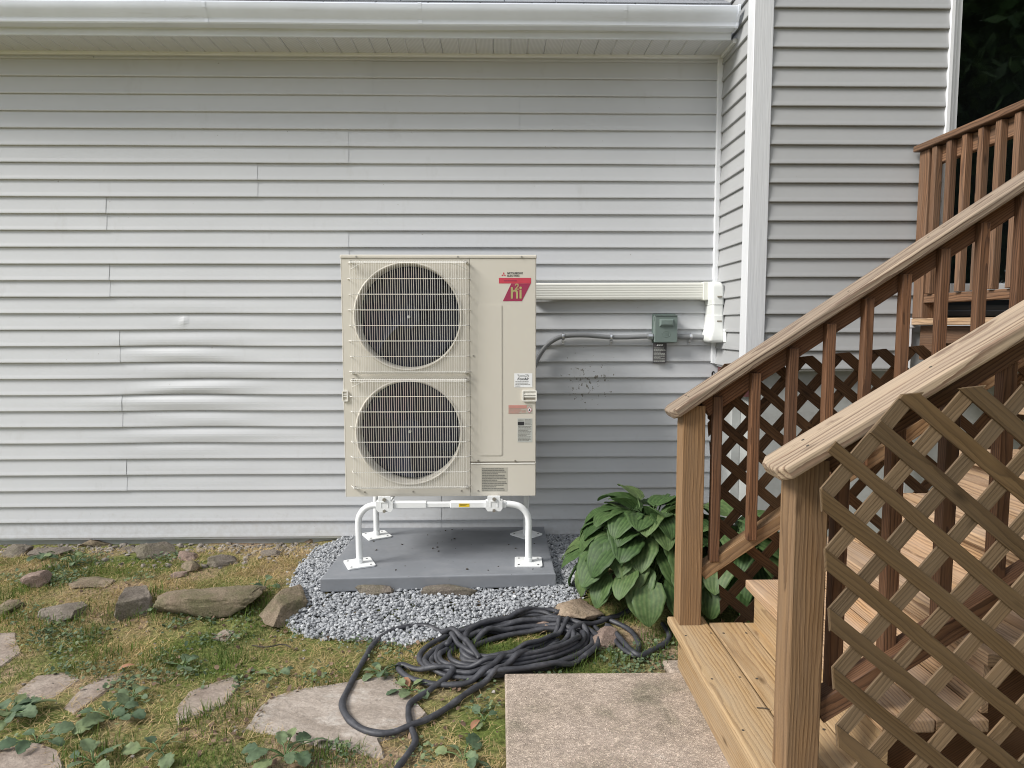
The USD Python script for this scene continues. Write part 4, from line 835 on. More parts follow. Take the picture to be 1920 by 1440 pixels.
# ------------------------------------------------------------------ rocks and stepping stones
def rock(name, label, cx, cy, sx, sy, sz, yaw, matl, seed, sink=.42, box=.5, tilt=0., category='rock', group=None, sub=4, chops=13):
    q = np.random.default_rng(seed)
    m = trimesh.creation.icosphere(subdivisions=sub); v = m.vertices.copy()
    pw = 1-box*.55
    v = np.sign(v)*np.abs(v)**pw; v /= np.abs(v).max()
    for _ in range(chops if box > .05 else 4):              # broken faces
        n = nrm(q.normal(size=3)*[1, 1, .8]); d = q.uniform(.50, .86); s_ = v@n; v = v-np.maximum(0, s_-d)[:, None]*n*.97
    amp = 1 if box > .05 else .4
    v = v*(1+.20*amp*(meshkit.fbm(v*1.7+seed*3.1, 3, seed)[:, None]-.5))
    v = v*(1+.13*amp*(meshkit.fbm(v*5+seed, 3, seed+1)[:, None]-.5))
    v = v/np.abs(v).max(0)*[sx*.62, sy*.66, sz*.50]
    R = trimesh.transformations.euler_matrix(tilt, tilt*.4, yaw)[:3, :3]
    v = v@R.T
    z = float(gz(cx, cy)); v = v+[cx, cy, z+sz*(.5-sink)]
    b = thing(name, label, category, (cx, cy, z), group) if False else None
    BASES['/tmpbase'] = np.zeros(3)
    path = numbered('/World', name); used[('/World', name)] -= 1
    return put(None, name, trimesh.Trimesh(v, m.faces, process=False), matl, smooth=24, label=label, category=category, group=group)
def rock_px(spec):
    for (name, label, (cx, cy, w), d, h, yaw, matl, seed, kw) in spec: rock(name, label, cx, cy, w, d, h, yaw, M[matl], seed, **kw)
rock_px([
 ('rock', 'dark angular rock against the wall at the far left edge of the lawn', (-2.9025, 4.0885, 0.145), .16, .13, .3, 'rock_grey', 11, {}),
 ('rock', 'flat grey stone half buried among weeds beside the left wall', (-2.6825, 4.0815, 0.199), .15, .07, .1, 'rock_grey', 12, {}),
 ('rock', 'mossy stone touching the siding behind a small weed', (-2.575, 4.3415, 0.168), .10, .07, .2, 'rock_brown', 13, {}),
 ('rock', 'grey angular double-peaked rock near the wall left of the pad', (-2.044, 4.071, 0.212), .15, .10, .5, 'rock_grey', 14, dict(tilt=.25)),
 ('rock', 'pinkish wedge-shaped stone beside the grey angular rock', (-1.8345, 3.982, 0.145), .12, .08, -.2, 'rock_pink', 15, {}),
 ('rock', 'dark jagged rock on the bank nearest the pad', (-1.585, 3.8965, 0.162), .12, .10, .4, 'rock_grey', 16, dict(tilt=.3)),
 ('rock', 'pinkish square block at the left end of the bank', (-2.428, 3.568, 0.132), .11, .09, .2, 'rock_pink', 17, dict(sink=.2)),
 ('rock', 'flat tilted slab of rock left of the big dark boulder', (-2.124, 3.303, 0.188), .14, .075, .35, 'rock_grey', 18, dict(tilt=-.22, box=.7)),
 ('rock', 'big dark rounded boulder in the middle of the stone row', (-1.823, 3.3385, 0.168), .17, .17, .15, 'rock_grey', 19, dict(sink=.38)),
 ('rock', 'longest flat-topped mossy boulder of the stone row', (-1.4415, 3.3785, 0.425), .20, .16, .0, 'rock_brown', 20, dict(sink=.44, box=.95, chops=6)),
 ('rock', 'mossy brown boulder leaning beside the gravel edge', (-1.074, 3.325, 0.192), .27, .15, .25, 'rock_brown', 21, dict(sink=.45, tilt=.15)),
 ('rock', 'small round brown cobble on the bank above the long boulder', (-1.7235, 3.7735, 0.085), .07, .065, 0, 'rock_brown', 22, dict(box=.0, sink=.15)),
 ('rock', 'small flat pink stone beside the round cobble', (-1.745, 3.6975, 0.096), .07, .04, 0, 'rock_pink', 23, {}),
 ('rock', 'small smooth grey pebble stone near the wall among gravelly soil', (-2.2865, 4.1845, 0.079), .06, .045, 0, 'rock_grey', 24, dict(box=.0)),
 ('rock', 'low brown stone at the left edge of the lawn below the pink block', (-2.413, 3.3615, 0.098), .12, .06, 0, 'rock_brown', 25, {}),
 ('rock', 'tan flat stone under the siding just left of the gravel', (-1.2245, 4.39, 0.145), .08, .05, 0, 'rock_tan', 26, {}),
 ('rock', 'faint grey flat stone in dry grass near the gravel', (-1.359, 4.0375, 0.114), .10, .05, .3, 'rock_grey', 27, {}),
 ('rock', 'low buried stone in dry grass behind the flat tilted slab', (-2.181, 3.576, 0.224), .12, .05, .1, 'rock_brown', 28, {}),
 ('rock', 'left mossy stone sliver poking out of the gravel', (-0.652, 3.4345, 0.182), .05, .075, -.14, 'rock_grey', 29, dict(box=.9, sink=.22, chops=5)),
 ('rock', 'longer mossy stone sliver poking out of the gravel on the right', (-0.2555, 3.437, 0.237), .05, .065, .05, 'rock_grey', 30, dict(box=.9, sink=.22, chops=5)),
 ('rock', 'tan boulder between the gravel and the hosta behind the hose', (0.3655, 3.27, 0.245), .20, .10, -.1, 'rock_tan', 31, dict(sink=.3)),
 ('rock', 'pinkish rock enclosed by the hose coil', (0.205, 3.127, 0.07), .08, .065, .3, 'rock_pink', 32, dict(sink=.2)),
 ('rock', 'pinkish brown rock under the hose at the right of the coil', (0.478, 3.02, 0.124), .13, .075, .2, 'rock_pink', 33, dict(sink=.25)),
])
def flagstone(label, pts, matl, seed, h=.007):
    P = np.array(pts)[:, :2]
    pg = shapely.geometry.polygon.orient(Polygon(P).buffer(0))
    ex = np.array(pg.segmentize(.03).exterior.coords)[:-1]
    ex = ex+.010*(np.stack([meshkit.noise(np.column_stack([ex*22, 0*ex[:, 0]]), seed), meshkit.noise(np.column_stack([ex*22, 0*ex[:, 0]+9]), seed)], -1)-.5)
    pg = Polygon(ex).buffer(0)
    mnx, mny, mxx, mxy = pg.bounds; gxx, gyy = np.meshgrid(np.arange(mnx, mxx, .03), np.arange(mny, mxy, .03))
    inn = [(a, b) for a, b in zip(gxx.ravel(), gyy.ravel()) if pg.buffer(-.018).contains(Point(a, b))]
    from scipy.spatial import Delaunay
    edge_in = np.array(pg.buffer(-.008).exterior.segmentize(.03).coords)[:-1] if pg.buffer(-.008).geom_type == 'Polygon' else np.zeros((0, 2))
    A = np.vstack([ex, edge_in, np.array(inn).reshape(-1, 2)]); D = Delaunay(A)
    tri = D.simplices[[pg.buffer(.001).contains(Point(*A[t].mean(0))) for t in D.simplices]]
    e = A[tri]; sgn = np.cross(e[:, 1]-e[:, 0], e[:, 2]-e[:, 0]); tri[sgn < 0] = tri[sgn < 0][:, ::-1]
    zz = gz(A[:, 0], A[:, 1])+h+.010*(meshkit.fbm(np.column_stack([A*7, 0*A[:, 0]]), 3, seed)-.5)
    zz[:len(ex)] -= .012
    n = len(A); V = np.vstack([np.column_stack([A, zz]), np.column_stack([ex, gz(ex[:, 0], ex[:, 1])-.03])]); m = len(ex)
    side = [[i, n+i, n+(i+1) % m] for i in range(m)]+[[i, n+(i+1) % m, (i+1) % m] for i in range(m)]
    put(None, 'stepping_stone', trimesh.Trimesh(V, np.vstack([tri, side]), process=False), matl, smooth=30, label=label, category='stepping stone')
    return pg
flags = [
 flagstone('grey flat stepping stone cut by the left edge, highest of the stepping stones', [(-2.424, 3.137, 0.117), (-2.255, 3.141, 0.119), (-2.101, 2.957, 0.113), (-2.098, 2.832, 0.111), (-2.14, 2.755, 0.11)], M['flag'], 1),
 flagstone('pinkish worn stepping stone half grown over, beside the big weed at left', [(-1.91, 2.634, 0.106), (-1.907, 2.762, 0.108), (-1.811, 2.8, 0.106), (-1.709, 2.729, 0.106), (-1.73, 2.602, 0.104), (-1.798, 2.55, 0.105)], M['flag'], 2, .004),
 flagstone('narrow slanting stepping stone between two patches of grass at left', [(-1.653, 2.516, 0.106), (-1.673, 2.662, 0.106), (-1.641, 2.753, 0.105), (-1.556, 2.797, 0.105), (-1.546, 2.691, 0.104), (-1.568, 2.554, 0.104), (-1.581, 2.47, 0.107)], M['flag'], 3, .006),
 flagstone('pale stepping stone with a tuft of dark grass along its lower edge', [(-1.226, 2.508, 0.105), (-1.233, 2.62, 0.106), (-1.161, 2.699, 0.106), (-1.083, 2.756, 0.107), (-1.04, 2.663, 0.106), (-1.039, 2.519, 0.107), (-1.141, 2.425, 0.108), (-1.165, 2.392, 0.107)], M['flag'], 4),
 flagstone('largest stepping stone, pale and crossed by the black hose', [(-0.914, 2.365, 0.108), (-0.901, 2.566, 0.106), (-0.8, 2.644, 0.105), (-0.638, 2.673, 0.105), (-0.431, 2.729, 0.109), (-0.34, 2.562, 0.11), (-0.266, 2.439, 0.112), (-0.308, 2.334, 0.112), (-0.415, 2.279, 0.112), (-0.381, 2.179, 0.112), (-0.613, 2.246, 0.109), (-0.742, 2.299, 0.108)], M['flagpale'], 5, .009),
 flagstone('stepping stone in the bottom left corner below the big weed', [(-1.739, 2.238, 0.114), (-1.613, 2.288, 0.115), (-1.492, 2.247, 0.112), (-1.357, 2.079, 0.11), (-1.604, 2.054, 0.114)], M['flag'], 6),
 flagstone('smallest pinkish stepping stone surrounded by grass and moss', [(-1.342, 3.1, 0.106), (-1.306, 3.176, 0.114), (-1.234, 3.159, 0.113), (-1.248, 3.053, 0.104)], M['flag'], 7, .003)]

# ------------------------------------------------------------------ gravel
gpoly = Polygon([p[:2] for p in [(-1.114, 3.759, 0.186), (-1.059, 3.387, 0.155), (-0.991, 3.176, 0.116), (-0.854, 3.084, 0.108), (-0.727, 3.066, 0.108), (-0.58, 3.068, 0.105), (-0.425, 3.005, 0.103), (-0.334, 3.055, 0.104), (-0.216, 3.127, 0.113), (-0.092, 3.191, 0.122), (0.063, 3.254, 0.132), (0.278, 3.32, 0.143), (0.421, 3.405, 0.162), (0.531, 3.811, 0.184), (0.508, 4.33, 0.185), (0.309, 4.33, 0.185), (-0.131, 4.33, 0.185), (-0.969, 4.33, 0.185), (-1.101, 4.146, 0.179)]]).buffer(.0)
padpoly = Polygon([(-.915, 3.437), (.296, 3.487), (.290, 4.33), (-.880, 4.33)]).buffer(-.01)
ico = trimesh.creation.icosphere(subdivisions=0)
def stones(name, pts, zs, smin, smax, matl, seed, kind='stuff', label=None, category=None):
    q = np.random.default_rng(seed); n = len(pts); k = len(ico.vertices)
    v = ico.vertices[None]*(1+q.uniform(-.32, .25, (n, k, 1)))
    sz = np.exp(q.uniform(np.log(smin), np.log(smax), n))
    v = v*(sz[:, None, None]/2)*np.stack([q.uniform(.8, 1.3, n), q.uniform(.7, 1.1, n), q.uniform(.45, .8, n)], -1)[:, None]
    an = q.uniform(0, 2*np.pi, n); ca, sa = np.cos(an)[:, None], np.sin(an)[:, None]
    tl = q.uniform(-.6, .6, n); ct, st_ = np.cos(tl)[:, None], np.sin(tl)[:, None]
    y2 = v[..., 1]*ct-v[..., 2]*st_; z2 = v[..., 1]*st_+v[..., 2]*ct; v = np.stack([v[..., 0], y2, z2], -1)
    v = np.stack([v[..., 0]*ca-v[..., 1]*sa, v[..., 0]*sa+v[..., 1]*ca, v[..., 2]], -1)
    v = v+np.column_stack([pts, zs+sz*.18])[:, None]
    f = (ico.faces[None]+(np.arange(n)*k)[:, None, None]).reshape(-1, 3)
    return put(None, name, (v.reshape(-1, 3), f), matl, kind=kind, label=label, category=category, attrs={'tint': np.repeat(q.beta(3.2, 2.6, n), k)})
def scatter(poly, n, seed, jitter=True):
    q = np.random.default_rng(seed); a = poly.bounds; out = []
    while len(out) < n:
        p = np.column_stack([q.uniform(a[0], a[2], n), q.uniform(a[1], a[3], n)]); out += list(p[shapely.contains_xy(poly, p[:, 0], p[:, 1])])
    return np.array(out[:n])
gv = gpoly.buffer(.015).difference(padpoly)
p1 = scatter(gv, 15000, 3); h1 = np.random.default_rng(4).uniform(0, .022, len(p1))
fringe = gpoly.buffer(.22).difference(gpoly.buffer(-.01)).difference(padpoly)
p2 = scatter(fringe, 700, 5); dd = np.array([gpoly.exterior.distance(Point(*a)) for a in p2]); keep = np.random.default_rng(6).random(len(p2)) < np.exp(-dd/.045); p2 = p2[keep & (p2[:, 1] < 4.25)]
pp = np.vstack([p1, p2]); hz = np.concatenate([h1, np.zeros(len(p2))])
stones('gravel', pp, gz(pp[:, 0], pp[:, 1])+hz-.004, .010, .026, M['gravel'], 8, label='white and grey crushed gravel around the pad', category='gravel')
gm = extr(gpoly.buffer(.01), .004); gm.vertices[:, 2] += gz(gm.vertices[:, 0], gm.vertices[:, 1])
peb = Polygon([(-3.3, 4.08), (-1.15, 4.10), (-1.15, 4.33), (-3.3, 4.33)])
pb = scatter(peb, 800, 12); pb = np.vstack([pb, scatter(Polygon([(-2.6, 3.8), (-1.3, 3.8), (-1.2, 4.1), (-2.7, 4.1)]), 160, 13), scatter(Polygon([(.45, 3.95), (1.4, 3.7), (1.4, 4.3), (.4, 4.3)]), 300, 14)])
stones('pebbles', pb, gz(pb[:, 0], pb[:, 1])-.003, .012, .042, M['pebble'], 15, label='loose pebbles in the soil along the foot of the wall', category='pebbles')
pc = scatter(Polygon([(-2.4, 2.2), (.0, 2.2), (.0, 3.0), (-.9, 3.3), (-2.4, 3.3)]), 90, 17)
stones('soil_crumbs', pc, gz(pc[:, 0], pc[:, 1])+.004, .006, .018, M['pebble'], 18, label='crumbs of stone scattered in the lawn', category='pebbles')
dbp = scatter(Polygon([(-.85, 3.5), (.26, 3.52), (.26, 4.28), (-.82, 4.28)]), 46, 19)
stones('leaf_litter', dbp, np.full(len(dbp), .2595), .004, .016, M['soil'], 20, label='dark crumbs of leaf litter lying on the pad', category='leaf litter')

# ------------------------------------------------------------------ hose
def hose_path():
    segs = []
    coil = []
    # long start: from under the hosta, over the coil, round the big left loop
    A = [(0.82, 3.535, 0.187), (0.725, 3.349, 0.154), (0.617, 3.248, 0.13), (0.496, 3.172, 0.117), (0.37, 3.085, 0.108), (0.259, 2.948, 0.109), (0.157, 2.828, 0.109), (0.053, 2.74, 0.111), (-0.035, 2.648, 0.114), (-0.117, 2.563, 0.114), (-0.206, 2.437, 0.113), (-0.298, 2.346, 0.112), (-0.393, 2.297, 0.112), (-0.475, 2.318, 0.112), (-0.548, 2.395, 0.109), (-0.594, 2.498, 0.107), (-0.595, 2.626, 0.106), (-0.584, 2.789, 0.107), (-0.566, 2.988, 0.106), (-0.518, 3.106, 0.107), (-0.432, 3.156, 0.112), (-0.344, 3.154, 0.115), (-0.258, 3.084, 0.107), (-0.167, 2.958, 0.109), (-0.082, 2.799, 0.11)]
    q = np.random.default_rng(21)
    c = np.array([(0.061, 2.93, 0.11)][0][:2]); ang0 = math.radians(-120); th = np.arange(ang0, ang0+2*np.pi*8.3, .22); C = []
    ax, ay, rt = .425, .245, math.radians(21)
    for t in th:
        turn = (t-ang0)/(2*np.pi); kk = int(turn)
        m = 1-.052*turn+.05*math.sin(1.7*turn*2.1)+.03*math.sin(t*1.0+kk*2.2); 
        x, y = ax*m*math.cos(t)+.03*math.sin(kk*2.4)*math.cos(t/3), ay*m*math.sin(t)*(1-.02*kk)+.02*math.cos(kk*1.7)
        C.append((c[0]+x*math.cos(rt)-y*math.sin(rt), c[1]+x*math.sin(rt)+y*math.cos(rt)))
    C = np.array(C)
    Bp = [(0.054, 2.796, 0.11), (-0.046, 2.684, 0.113), (-0.141, 2.624, 0.113), (-0.257, 2.627, 0.11), (-0.358, 2.673, 0.111), (-0.418, 2.754, 0.109), (-0.414, 2.79, 0.109), (-0.346, 2.749, 0.111), (-0.265, 2.711, 0.112), (-0.188, 2.697, 0.112), (-0.264, 2.591, 0.11), (-0.332, 2.499, 0.11), (-0.336, 2.434, 0.112), (-0.316, 2.34, 0.112), (-0.289, 2.254, 0.111), (-0.306, 2.174, 0.112), (-0.328, 2.107, 0.111), (-0.337, 2.044, 0.111)]
    main = np.vstack([C, np.array(Bp)[:, :2]])
    tail = np.array([(0.269, 3.212, 0.122), (0.387, 3.23, 0.126), (0.476, 3.216, 0.124), (0.548, 3.176, 0.117), (0.61, 3.099, 0.11), (0.627, 2.982, 0.109), (0.604, 2.884, 0.108), (0.583, 2.858, 0.106), (0.542, 2.928, 0.106), (0.516, 3.062, 0.107), (0.516, 3.14, 0.112)])[:, :2]
    tail2 = np.array([(0.586, 2.853, 0.107), (0.671, 2.899, 0.109), (0.75, 2.97, 0.108), (0.786, 3.057, 0.106), (0.778, 3.149, 0.116)])[:, :2]
    extra = np.array([(-0.229, 2.907, 0.11), (-0.19, 3.034, 0.107), (-0.077, 3.099, 0.111), (0.062, 3.197, 0.123), (0.18, 3.244, 0.128), (0.282, 3.181, 0.117), (0.255, 3.04, 0.11), (0.155, 2.908, 0.11), (0.032, 2.835, 0.11), (-0.083, 2.847, 0.11), (-0.151, 2.927, 0.109), (-0.128, 3.05, 0.109), (-0.015, 3.126, 0.114), (0.127, 3.235, 0.127), (0.248, 3.278, 0.134), (0.326, 3.211, 0.122), (0.309, 3.096, 0.109), (0.225, 2.976, 0.11), (0.114, 2.881, 0.11), (-0.014, 2.816, 0.11), (-0.129, 2.857, 0.11), (-0.206, 2.975, 0.108), (-0.223, 3.082, 0.108)])[:, :2]
    return [main, extra, np.vstack([tail, tail2]), np.array(A)[:, :2]]
HR = .0118
allp = []; done = np.zeros((0, 3))
for seg in hose_path():
    S2 = resample(spline(seg, 8), .012); n = len(S2); z = gz(S2[:, 0], S2[:, 1])+HR+.006
    z = np.where((S2[:, 0] > .015) & (S2[:, 0] < .82) & (S2[:, 1] < 2.68), np.maximum(z, .15+HR), z)
    prev = done
    Pz = np.zeros(n)
    for i in range(n):
        zi = z[i]
        j = max(0, i-8)
        for pool in (prev, np.column_stack([S2[:j], Pz[:j]]) if j else np.zeros((0, 3))):
            if len(pool):
                d = np.hypot(pool[:, 0]-S2[i, 0], pool[:, 1]-S2[i, 1]); near = d < HR*1.7
                if near.any(): zi = max(zi, np.min([np.max(pool[near, 2])+HR*1.25, z[i]+HR*5.2]))
        Pz[i] = zi
    ker = np.hanning(13); ker /= ker.sum(); sm = np.convolve(np.pad(Pz, 6, 'edge'), ker, 'valid'); Pz2 = np.maximum(sm, z)
    P3 = np.column_stack([S2, Pz2]); done = np.vstack([done, np.column_stack([S2, Pz])]); allp.append(P3)
hs = thing('garden_hose', 'black flat-worn garden hose piled in a coil beside the concrete path', 'hose', (.1, 2.9, .13))
for i, P3 in enumerate(allp):
    t = np.arange(len(P3))*.012
    rr = HR*(1+.07*np.sin(t*40+np.sin(t*13)))*(.92+.16*meshkit.noise(np.column_stack([t*3, 0*t, 0*t]), i))
    put(hs, 'hose_length', tube(P3, rr*.92, 9, rx=rr*1.06), M['hose'], smooth=True)

# ------------------------------------------------------------------ plants
def leaf_mesh(L, Wd, e0, droop, az, base, fold=.25, rib=.05, nu=12, nv=15, twist=0., cord=.36, tip=.72, ribs=7, wavy=.04):
    u = np.linspace(0, 1, nu); v = np.linspace(-1, 1, nv)
    ang = e0-droop*u**1.25; du = L/(nu-1)
    r = np.concatenate([[0], np.cumsum(np.cos((ang[1:]+ang[:-1])/2)*du)]); z = np.concatenate([[0], np.cumsum(np.sin((ang[1:]+ang[:-1])/2)*du)])
    w = (np.maximum(u, 1e-6)**cord)*np.maximum(1-u, 0)**tip; w = w/w.max()*Wd/2*(1+wavy*np.sin(u*19+az*7))
    w[0] = Wd*.03; w[-1] = .0008
    U, V = np.meshgrid(np.arange(nu), v, indexing='ij')
    lat = V*w[U]; hgt = fold*np.abs(V)**1.3*w[U] - .35*fold*V**2*w[U] + rib*w.max()*.5*np.cos(V*np.pi*ribs)*np.sin(np.pi*np.clip(u, .02, .98))[U]
    # back lobes of the heart
    back = -.16*L*np.exp(-(u/.10)**2)[U]*np.abs(V)**1.5
    rr = r[U]-hgt*np.sin(ang)[U]+back*np.cos(ang)[U]; zz = z[U]+hgt*np.cos(ang)[U]+back*np.sin(ang)[U]
    lat2 = lat*math.cos(twist); zz = zz+lat*math.sin(twist)
    x = rr*math.cos(az)-lat2*math.sin(az)+base[0]; y = rr*math.sin(az)+lat2*math.cos(az)+base[1]
    I = np.arange(nu*nv).reshape(nu, nv); f = np.stack([I[:-1, :-1], I[1:, :-1], I[1:, 1:], I[:-1, 1:]], -1).reshape(-1, 4)
    return np.stack([x, y, zz+base[2]], -1).reshape(-1, 3), f
def hosta(label, c, n, spread, height, seed, size=1.0):
    q = np.random.default_rng(seed); z0 = float(gz(c[0], c[1])); t = thing('hosta_plant', label, 'hosta', (c[0], c[1], z0))
    for i in range(n):
        f = math.sqrt((i+.5)/n); az = i*2.39996+q.uniform(-.3, .3)
        R = spread*(.10+.56*f)*q.uniform(.85, 1.1); h = height*(1-.74*f**2.4)*q.uniform(.90, 1.06)*(.86 if f < .16 else 1)
        tip = np.array([c[0]+R*math.cos(az), c[1]+R*math.sin(az)*.85, z0+max(.15, h)])
        st0 = np.array([c[0]+.03*math.cos(az), c[1]+.03*math.sin(az), z0])
        mid = st0*.45+tip*.55+np.array([0, 0, .08+.05*(1-f)])
        L = size*q.uniform(.17, .235)*(1-.12*(1-f)-.16*f**3); Wd = L*q.uniform(.74, .90)
        e0 = math.radians(np.interp(f, [0, .35, .7, 1], [48, 10, -20, -42])+q.uniform(-14, 14)); dr = math.radians(np.interp(f, [0, .5, 1], [45, 66, 52])+q.uniform(-14, 14))
        lf = put(t, 'leaf', leaf_mesh(L, Wd, e0, dr, az+q.uniform(-.35, .35), tip, fold=q.uniform(.12, .30), rib=.075, twist=q.uniform(-.3, .3)), M['leaf'], smooth=True, attrs={'tint': (q.uniform(.15, .85)+.22*np.cos(np.pi*np.tile(np.linspace(-1, 1, 15), 12)*7)).clip(0, 1)})
        put(t, 'petiole', tube(spline([st0, mid, tip], 5), .0042, 5), M['stem'], smooth=True)
hosta('large leafy green hosta between the heat pump pad and the stairs', (.765, 3.43), 125, .53, .48, 5)
hosta('smaller green hosta growing behind the lattice of the stairs', (1.18, 3.30), 40, .36, .46, 9)

def weed(label, pos, n, size, seed, rise=.5, group=None):
    size *= .86; q = np.random.default_rng(seed); x, y = pos; z0 = float(gz(x, y)); t = thing('broadleaf_weed', label, 'weed', (x, y, z0), group)
    for i in range(n):
        az = i*2.39996+q.uniform(-.5, .5); f = math.sqrt((i+.4)/n); L = size*q.uniform(.6, 1.05); st0 = np.array([x, y, z0]); 
        tip = np.array([x+size*1.3*f*math.cos(az), y+size*1.1*f*math.sin(az), z0+size*rise*q.uniform(.35, .9)*(1-.5*f)+.012])
        put(t, 'leaf', leaf_mesh(L, L*q.uniform(.68, .85), math.radians(q.uniform(0, 45)*(1-f)+5), math.radians(q.uniform(20, 60)), az+q.uniform(-.5, .5), tip, fold=q.uniform(.1, .5), rib=.09, nu=10, nv=7, twist=q.uniform(-.6, .6), cord=.35, tip=.5, ribs=3, wavy=.16), M['weed'], smooth=True, attrs={'tint': np.full(70, q.uniform(0, 1))})
        put(t, 'stalk', tube(spline([st0, (st0+tip)/2+[0, 0, size*.15], tip], 4), .0022, 5), M['stem'], smooth=True)
for (lab, pxy, n, s, sd, ri) in [
  ('largest broadleaf weed, at the left edge above the corner stepping stone', (-1.804, 2.453), 18, .078, 1, .9),
  ('drooping grey-green weed right beside the corner stepping stone', (-1.592, 2.285), 7, .07, 2, .5),
  ('broadleaf weed between the narrow and the pale stepping stones', (-1.424, 2.439), 10, .080, 3, .6),
  ('small weed sprouting above the pale stepping stone', (-1.424, 2.581), 7, .05, 4, .5),
  ('light green weed near the bottom left between grass tufts', (-1.15, 2.235), 6, .07, 5, .6),
  ('little weed in the middle of the lawn above the pale stepping stone', (-1.337, 2.829), 6, .055, 6, .7),
  ('small cluster of leaves above the left end of the largest stepping stone', (-0.915, 2.737), 5, .05, 7, .5),
  ('big grey-green weed at the lower left of the largest stepping stone', (-0.717, 2.205), 10, .09, 8, .8),
  ('leafy weed between the hose loop and the largest stepping stone', (-0.481, 2.738), 9, .055, 9, .5),
  ('small weed beside the inner bend of the hose', (-0.35, 2.609), 6, .06, 10, .4),
  ('faint weed at the bottom between the hose end and the path', (-0.121, 2.166), 7, .07, 11, .4),
  ('weed with pale leaves at the foot of the wall at far left', (-2.65, 3.942), 9, .05, 12, 1.2),
  ('taller stemmed weed standing before the siding at left', (-2.411, 3.849), 12, .05, 13, 1.9),
  ('weed growing in the gap right of the longest boulder', (-1.233, 3.517), 6, .055, 14, 1.2),
  ('creeping weed in front of the longest boulder', (-1.54, 3.309), 9, .035, 15, .8),
  ('weed between the big dark boulder and the longest boulder', (-1.724, 3.302), 9, .04, 16, 1.0),
  ('single green leaf sprout on the bare soil left of the path', (-0.055, 2.389), 3, .05, 17, .5),
  ('weed at the bottom edge left of the big grey-green weed', (-1.339, 2.177), 8, .07, 18, .5),
 ]: weed(lab, pxy, n, s, sd, ri)

# grass: green tufts and dry straw
nog = shapely.union_all([gpoly.buffer(-.015), padpoly.buffer(.02), sbox(.012, -1, .9, 2.675)] + [f.buffer(-.030) for f in flags])
def blades(name, n, seed, area, lo, hi, wid, tint, lean, dens, label, lift=0.):
    q = np.random.default_rng(seed); p = np.column_stack([q.uniform(area[0], area[2], n), q.uniform(area[1], area[3], n)])
    p = p[(q.random(len(p)) < dens(p)) & ~shapely.contains_xy(nog, p[:, 0], p[:, 1])]; n = len(p)
    L = q.uniform(lo, hi, n); az = q.uniform(0, 2*np.pi, n); ln = q.uniform(lean[0], lean[1], n)
    z = gz(p[:, 0], p[:, 1])-.002+lift; d = np.column_stack([np.cos(az), np.sin(az)]); pr = np.column_stack([-d[:, 1], d[:, 0]])
    w = wid*q.uniform(.6, 1.3, n)
    b0 = np.column_stack([p-pr*w[:, None]/2, z]); b1 = np.column_stack([p+pr*w[:, None]/2, z])
    m1 = p+d*(L*np.sin(ln)*.45)[:, None]; mz = z+L*np.cos(ln)*.6
    c0 = np.column_stack([m1-pr*w[:, None]*.4, mz]); c1 = np.column_stack([m1+pr*w[:, None]*.4, mz])
    tp = np.column_stack([p+d*(L*np.sin(ln))[:, None], z+L*np.cos(ln)*q.uniform(.7, 1.0, n)])
    v = np.stack([b0, b1, c0, c1, tp], 1).reshape(-1, 3); o = np.arange(n)[:, None]*5
    f = np.vstack([o+[0, 1, 3], o+[0, 3, 2], o+[2, 3, 4]])
    tt = tint(p, q)
    return put(None, name, (v, f), M['grass'], kind='stuff', label=label, category='grass', attrs={'tint': np.repeat(tt, 5)})
def fld(p, s, seed): return meshkit.fbm(np.column_stack([p*s, 0*p[:, 0]]), 4, seed)
def dry(p):      # how straw-like the lawn is: driest on the bank at the left
    return np.clip(.45+2.8*(fld(p, 2.4, 3)-.5)+.30*smst((p[:, 1]-2.7)/.4)*(p[:, 0] < -.9)-.8*smst((p[:, 0]-.1)/.25), 0, 1)
def dgreen(p): return np.clip(.30+4.2*(fld(p, 3.1, 9)-.48), .03, 1)*(1-.75*(p[:, 1] > 4.0))*np.where((p[:, 0] > .9) & (p[:, 1] > 2.7), .05, 1)
blades('grass', 280000, 31, (-3.3, 1.75, 1.2, 4.3), .009, .030, .0024, lambda p, q: np.clip(.34*q.random(len(p))+.62*dry(p)-.06, 0, 1), (.2, 1.25), dgreen, 'short green and yellowish lawn grass and moss')
blades('dry_grass', 90000, 32, (-3.3, 1.75, .9, 4.2), .015, .055, .0019, lambda p, q: np.clip(.72+.3*q.random(len(p)), 0, 1), (1.0, 1.5), lambda p: np.clip(dry(p)*1.25-.15, 0, 1)*.9, 'pale dry straw lying on the bank and lawn', .006)
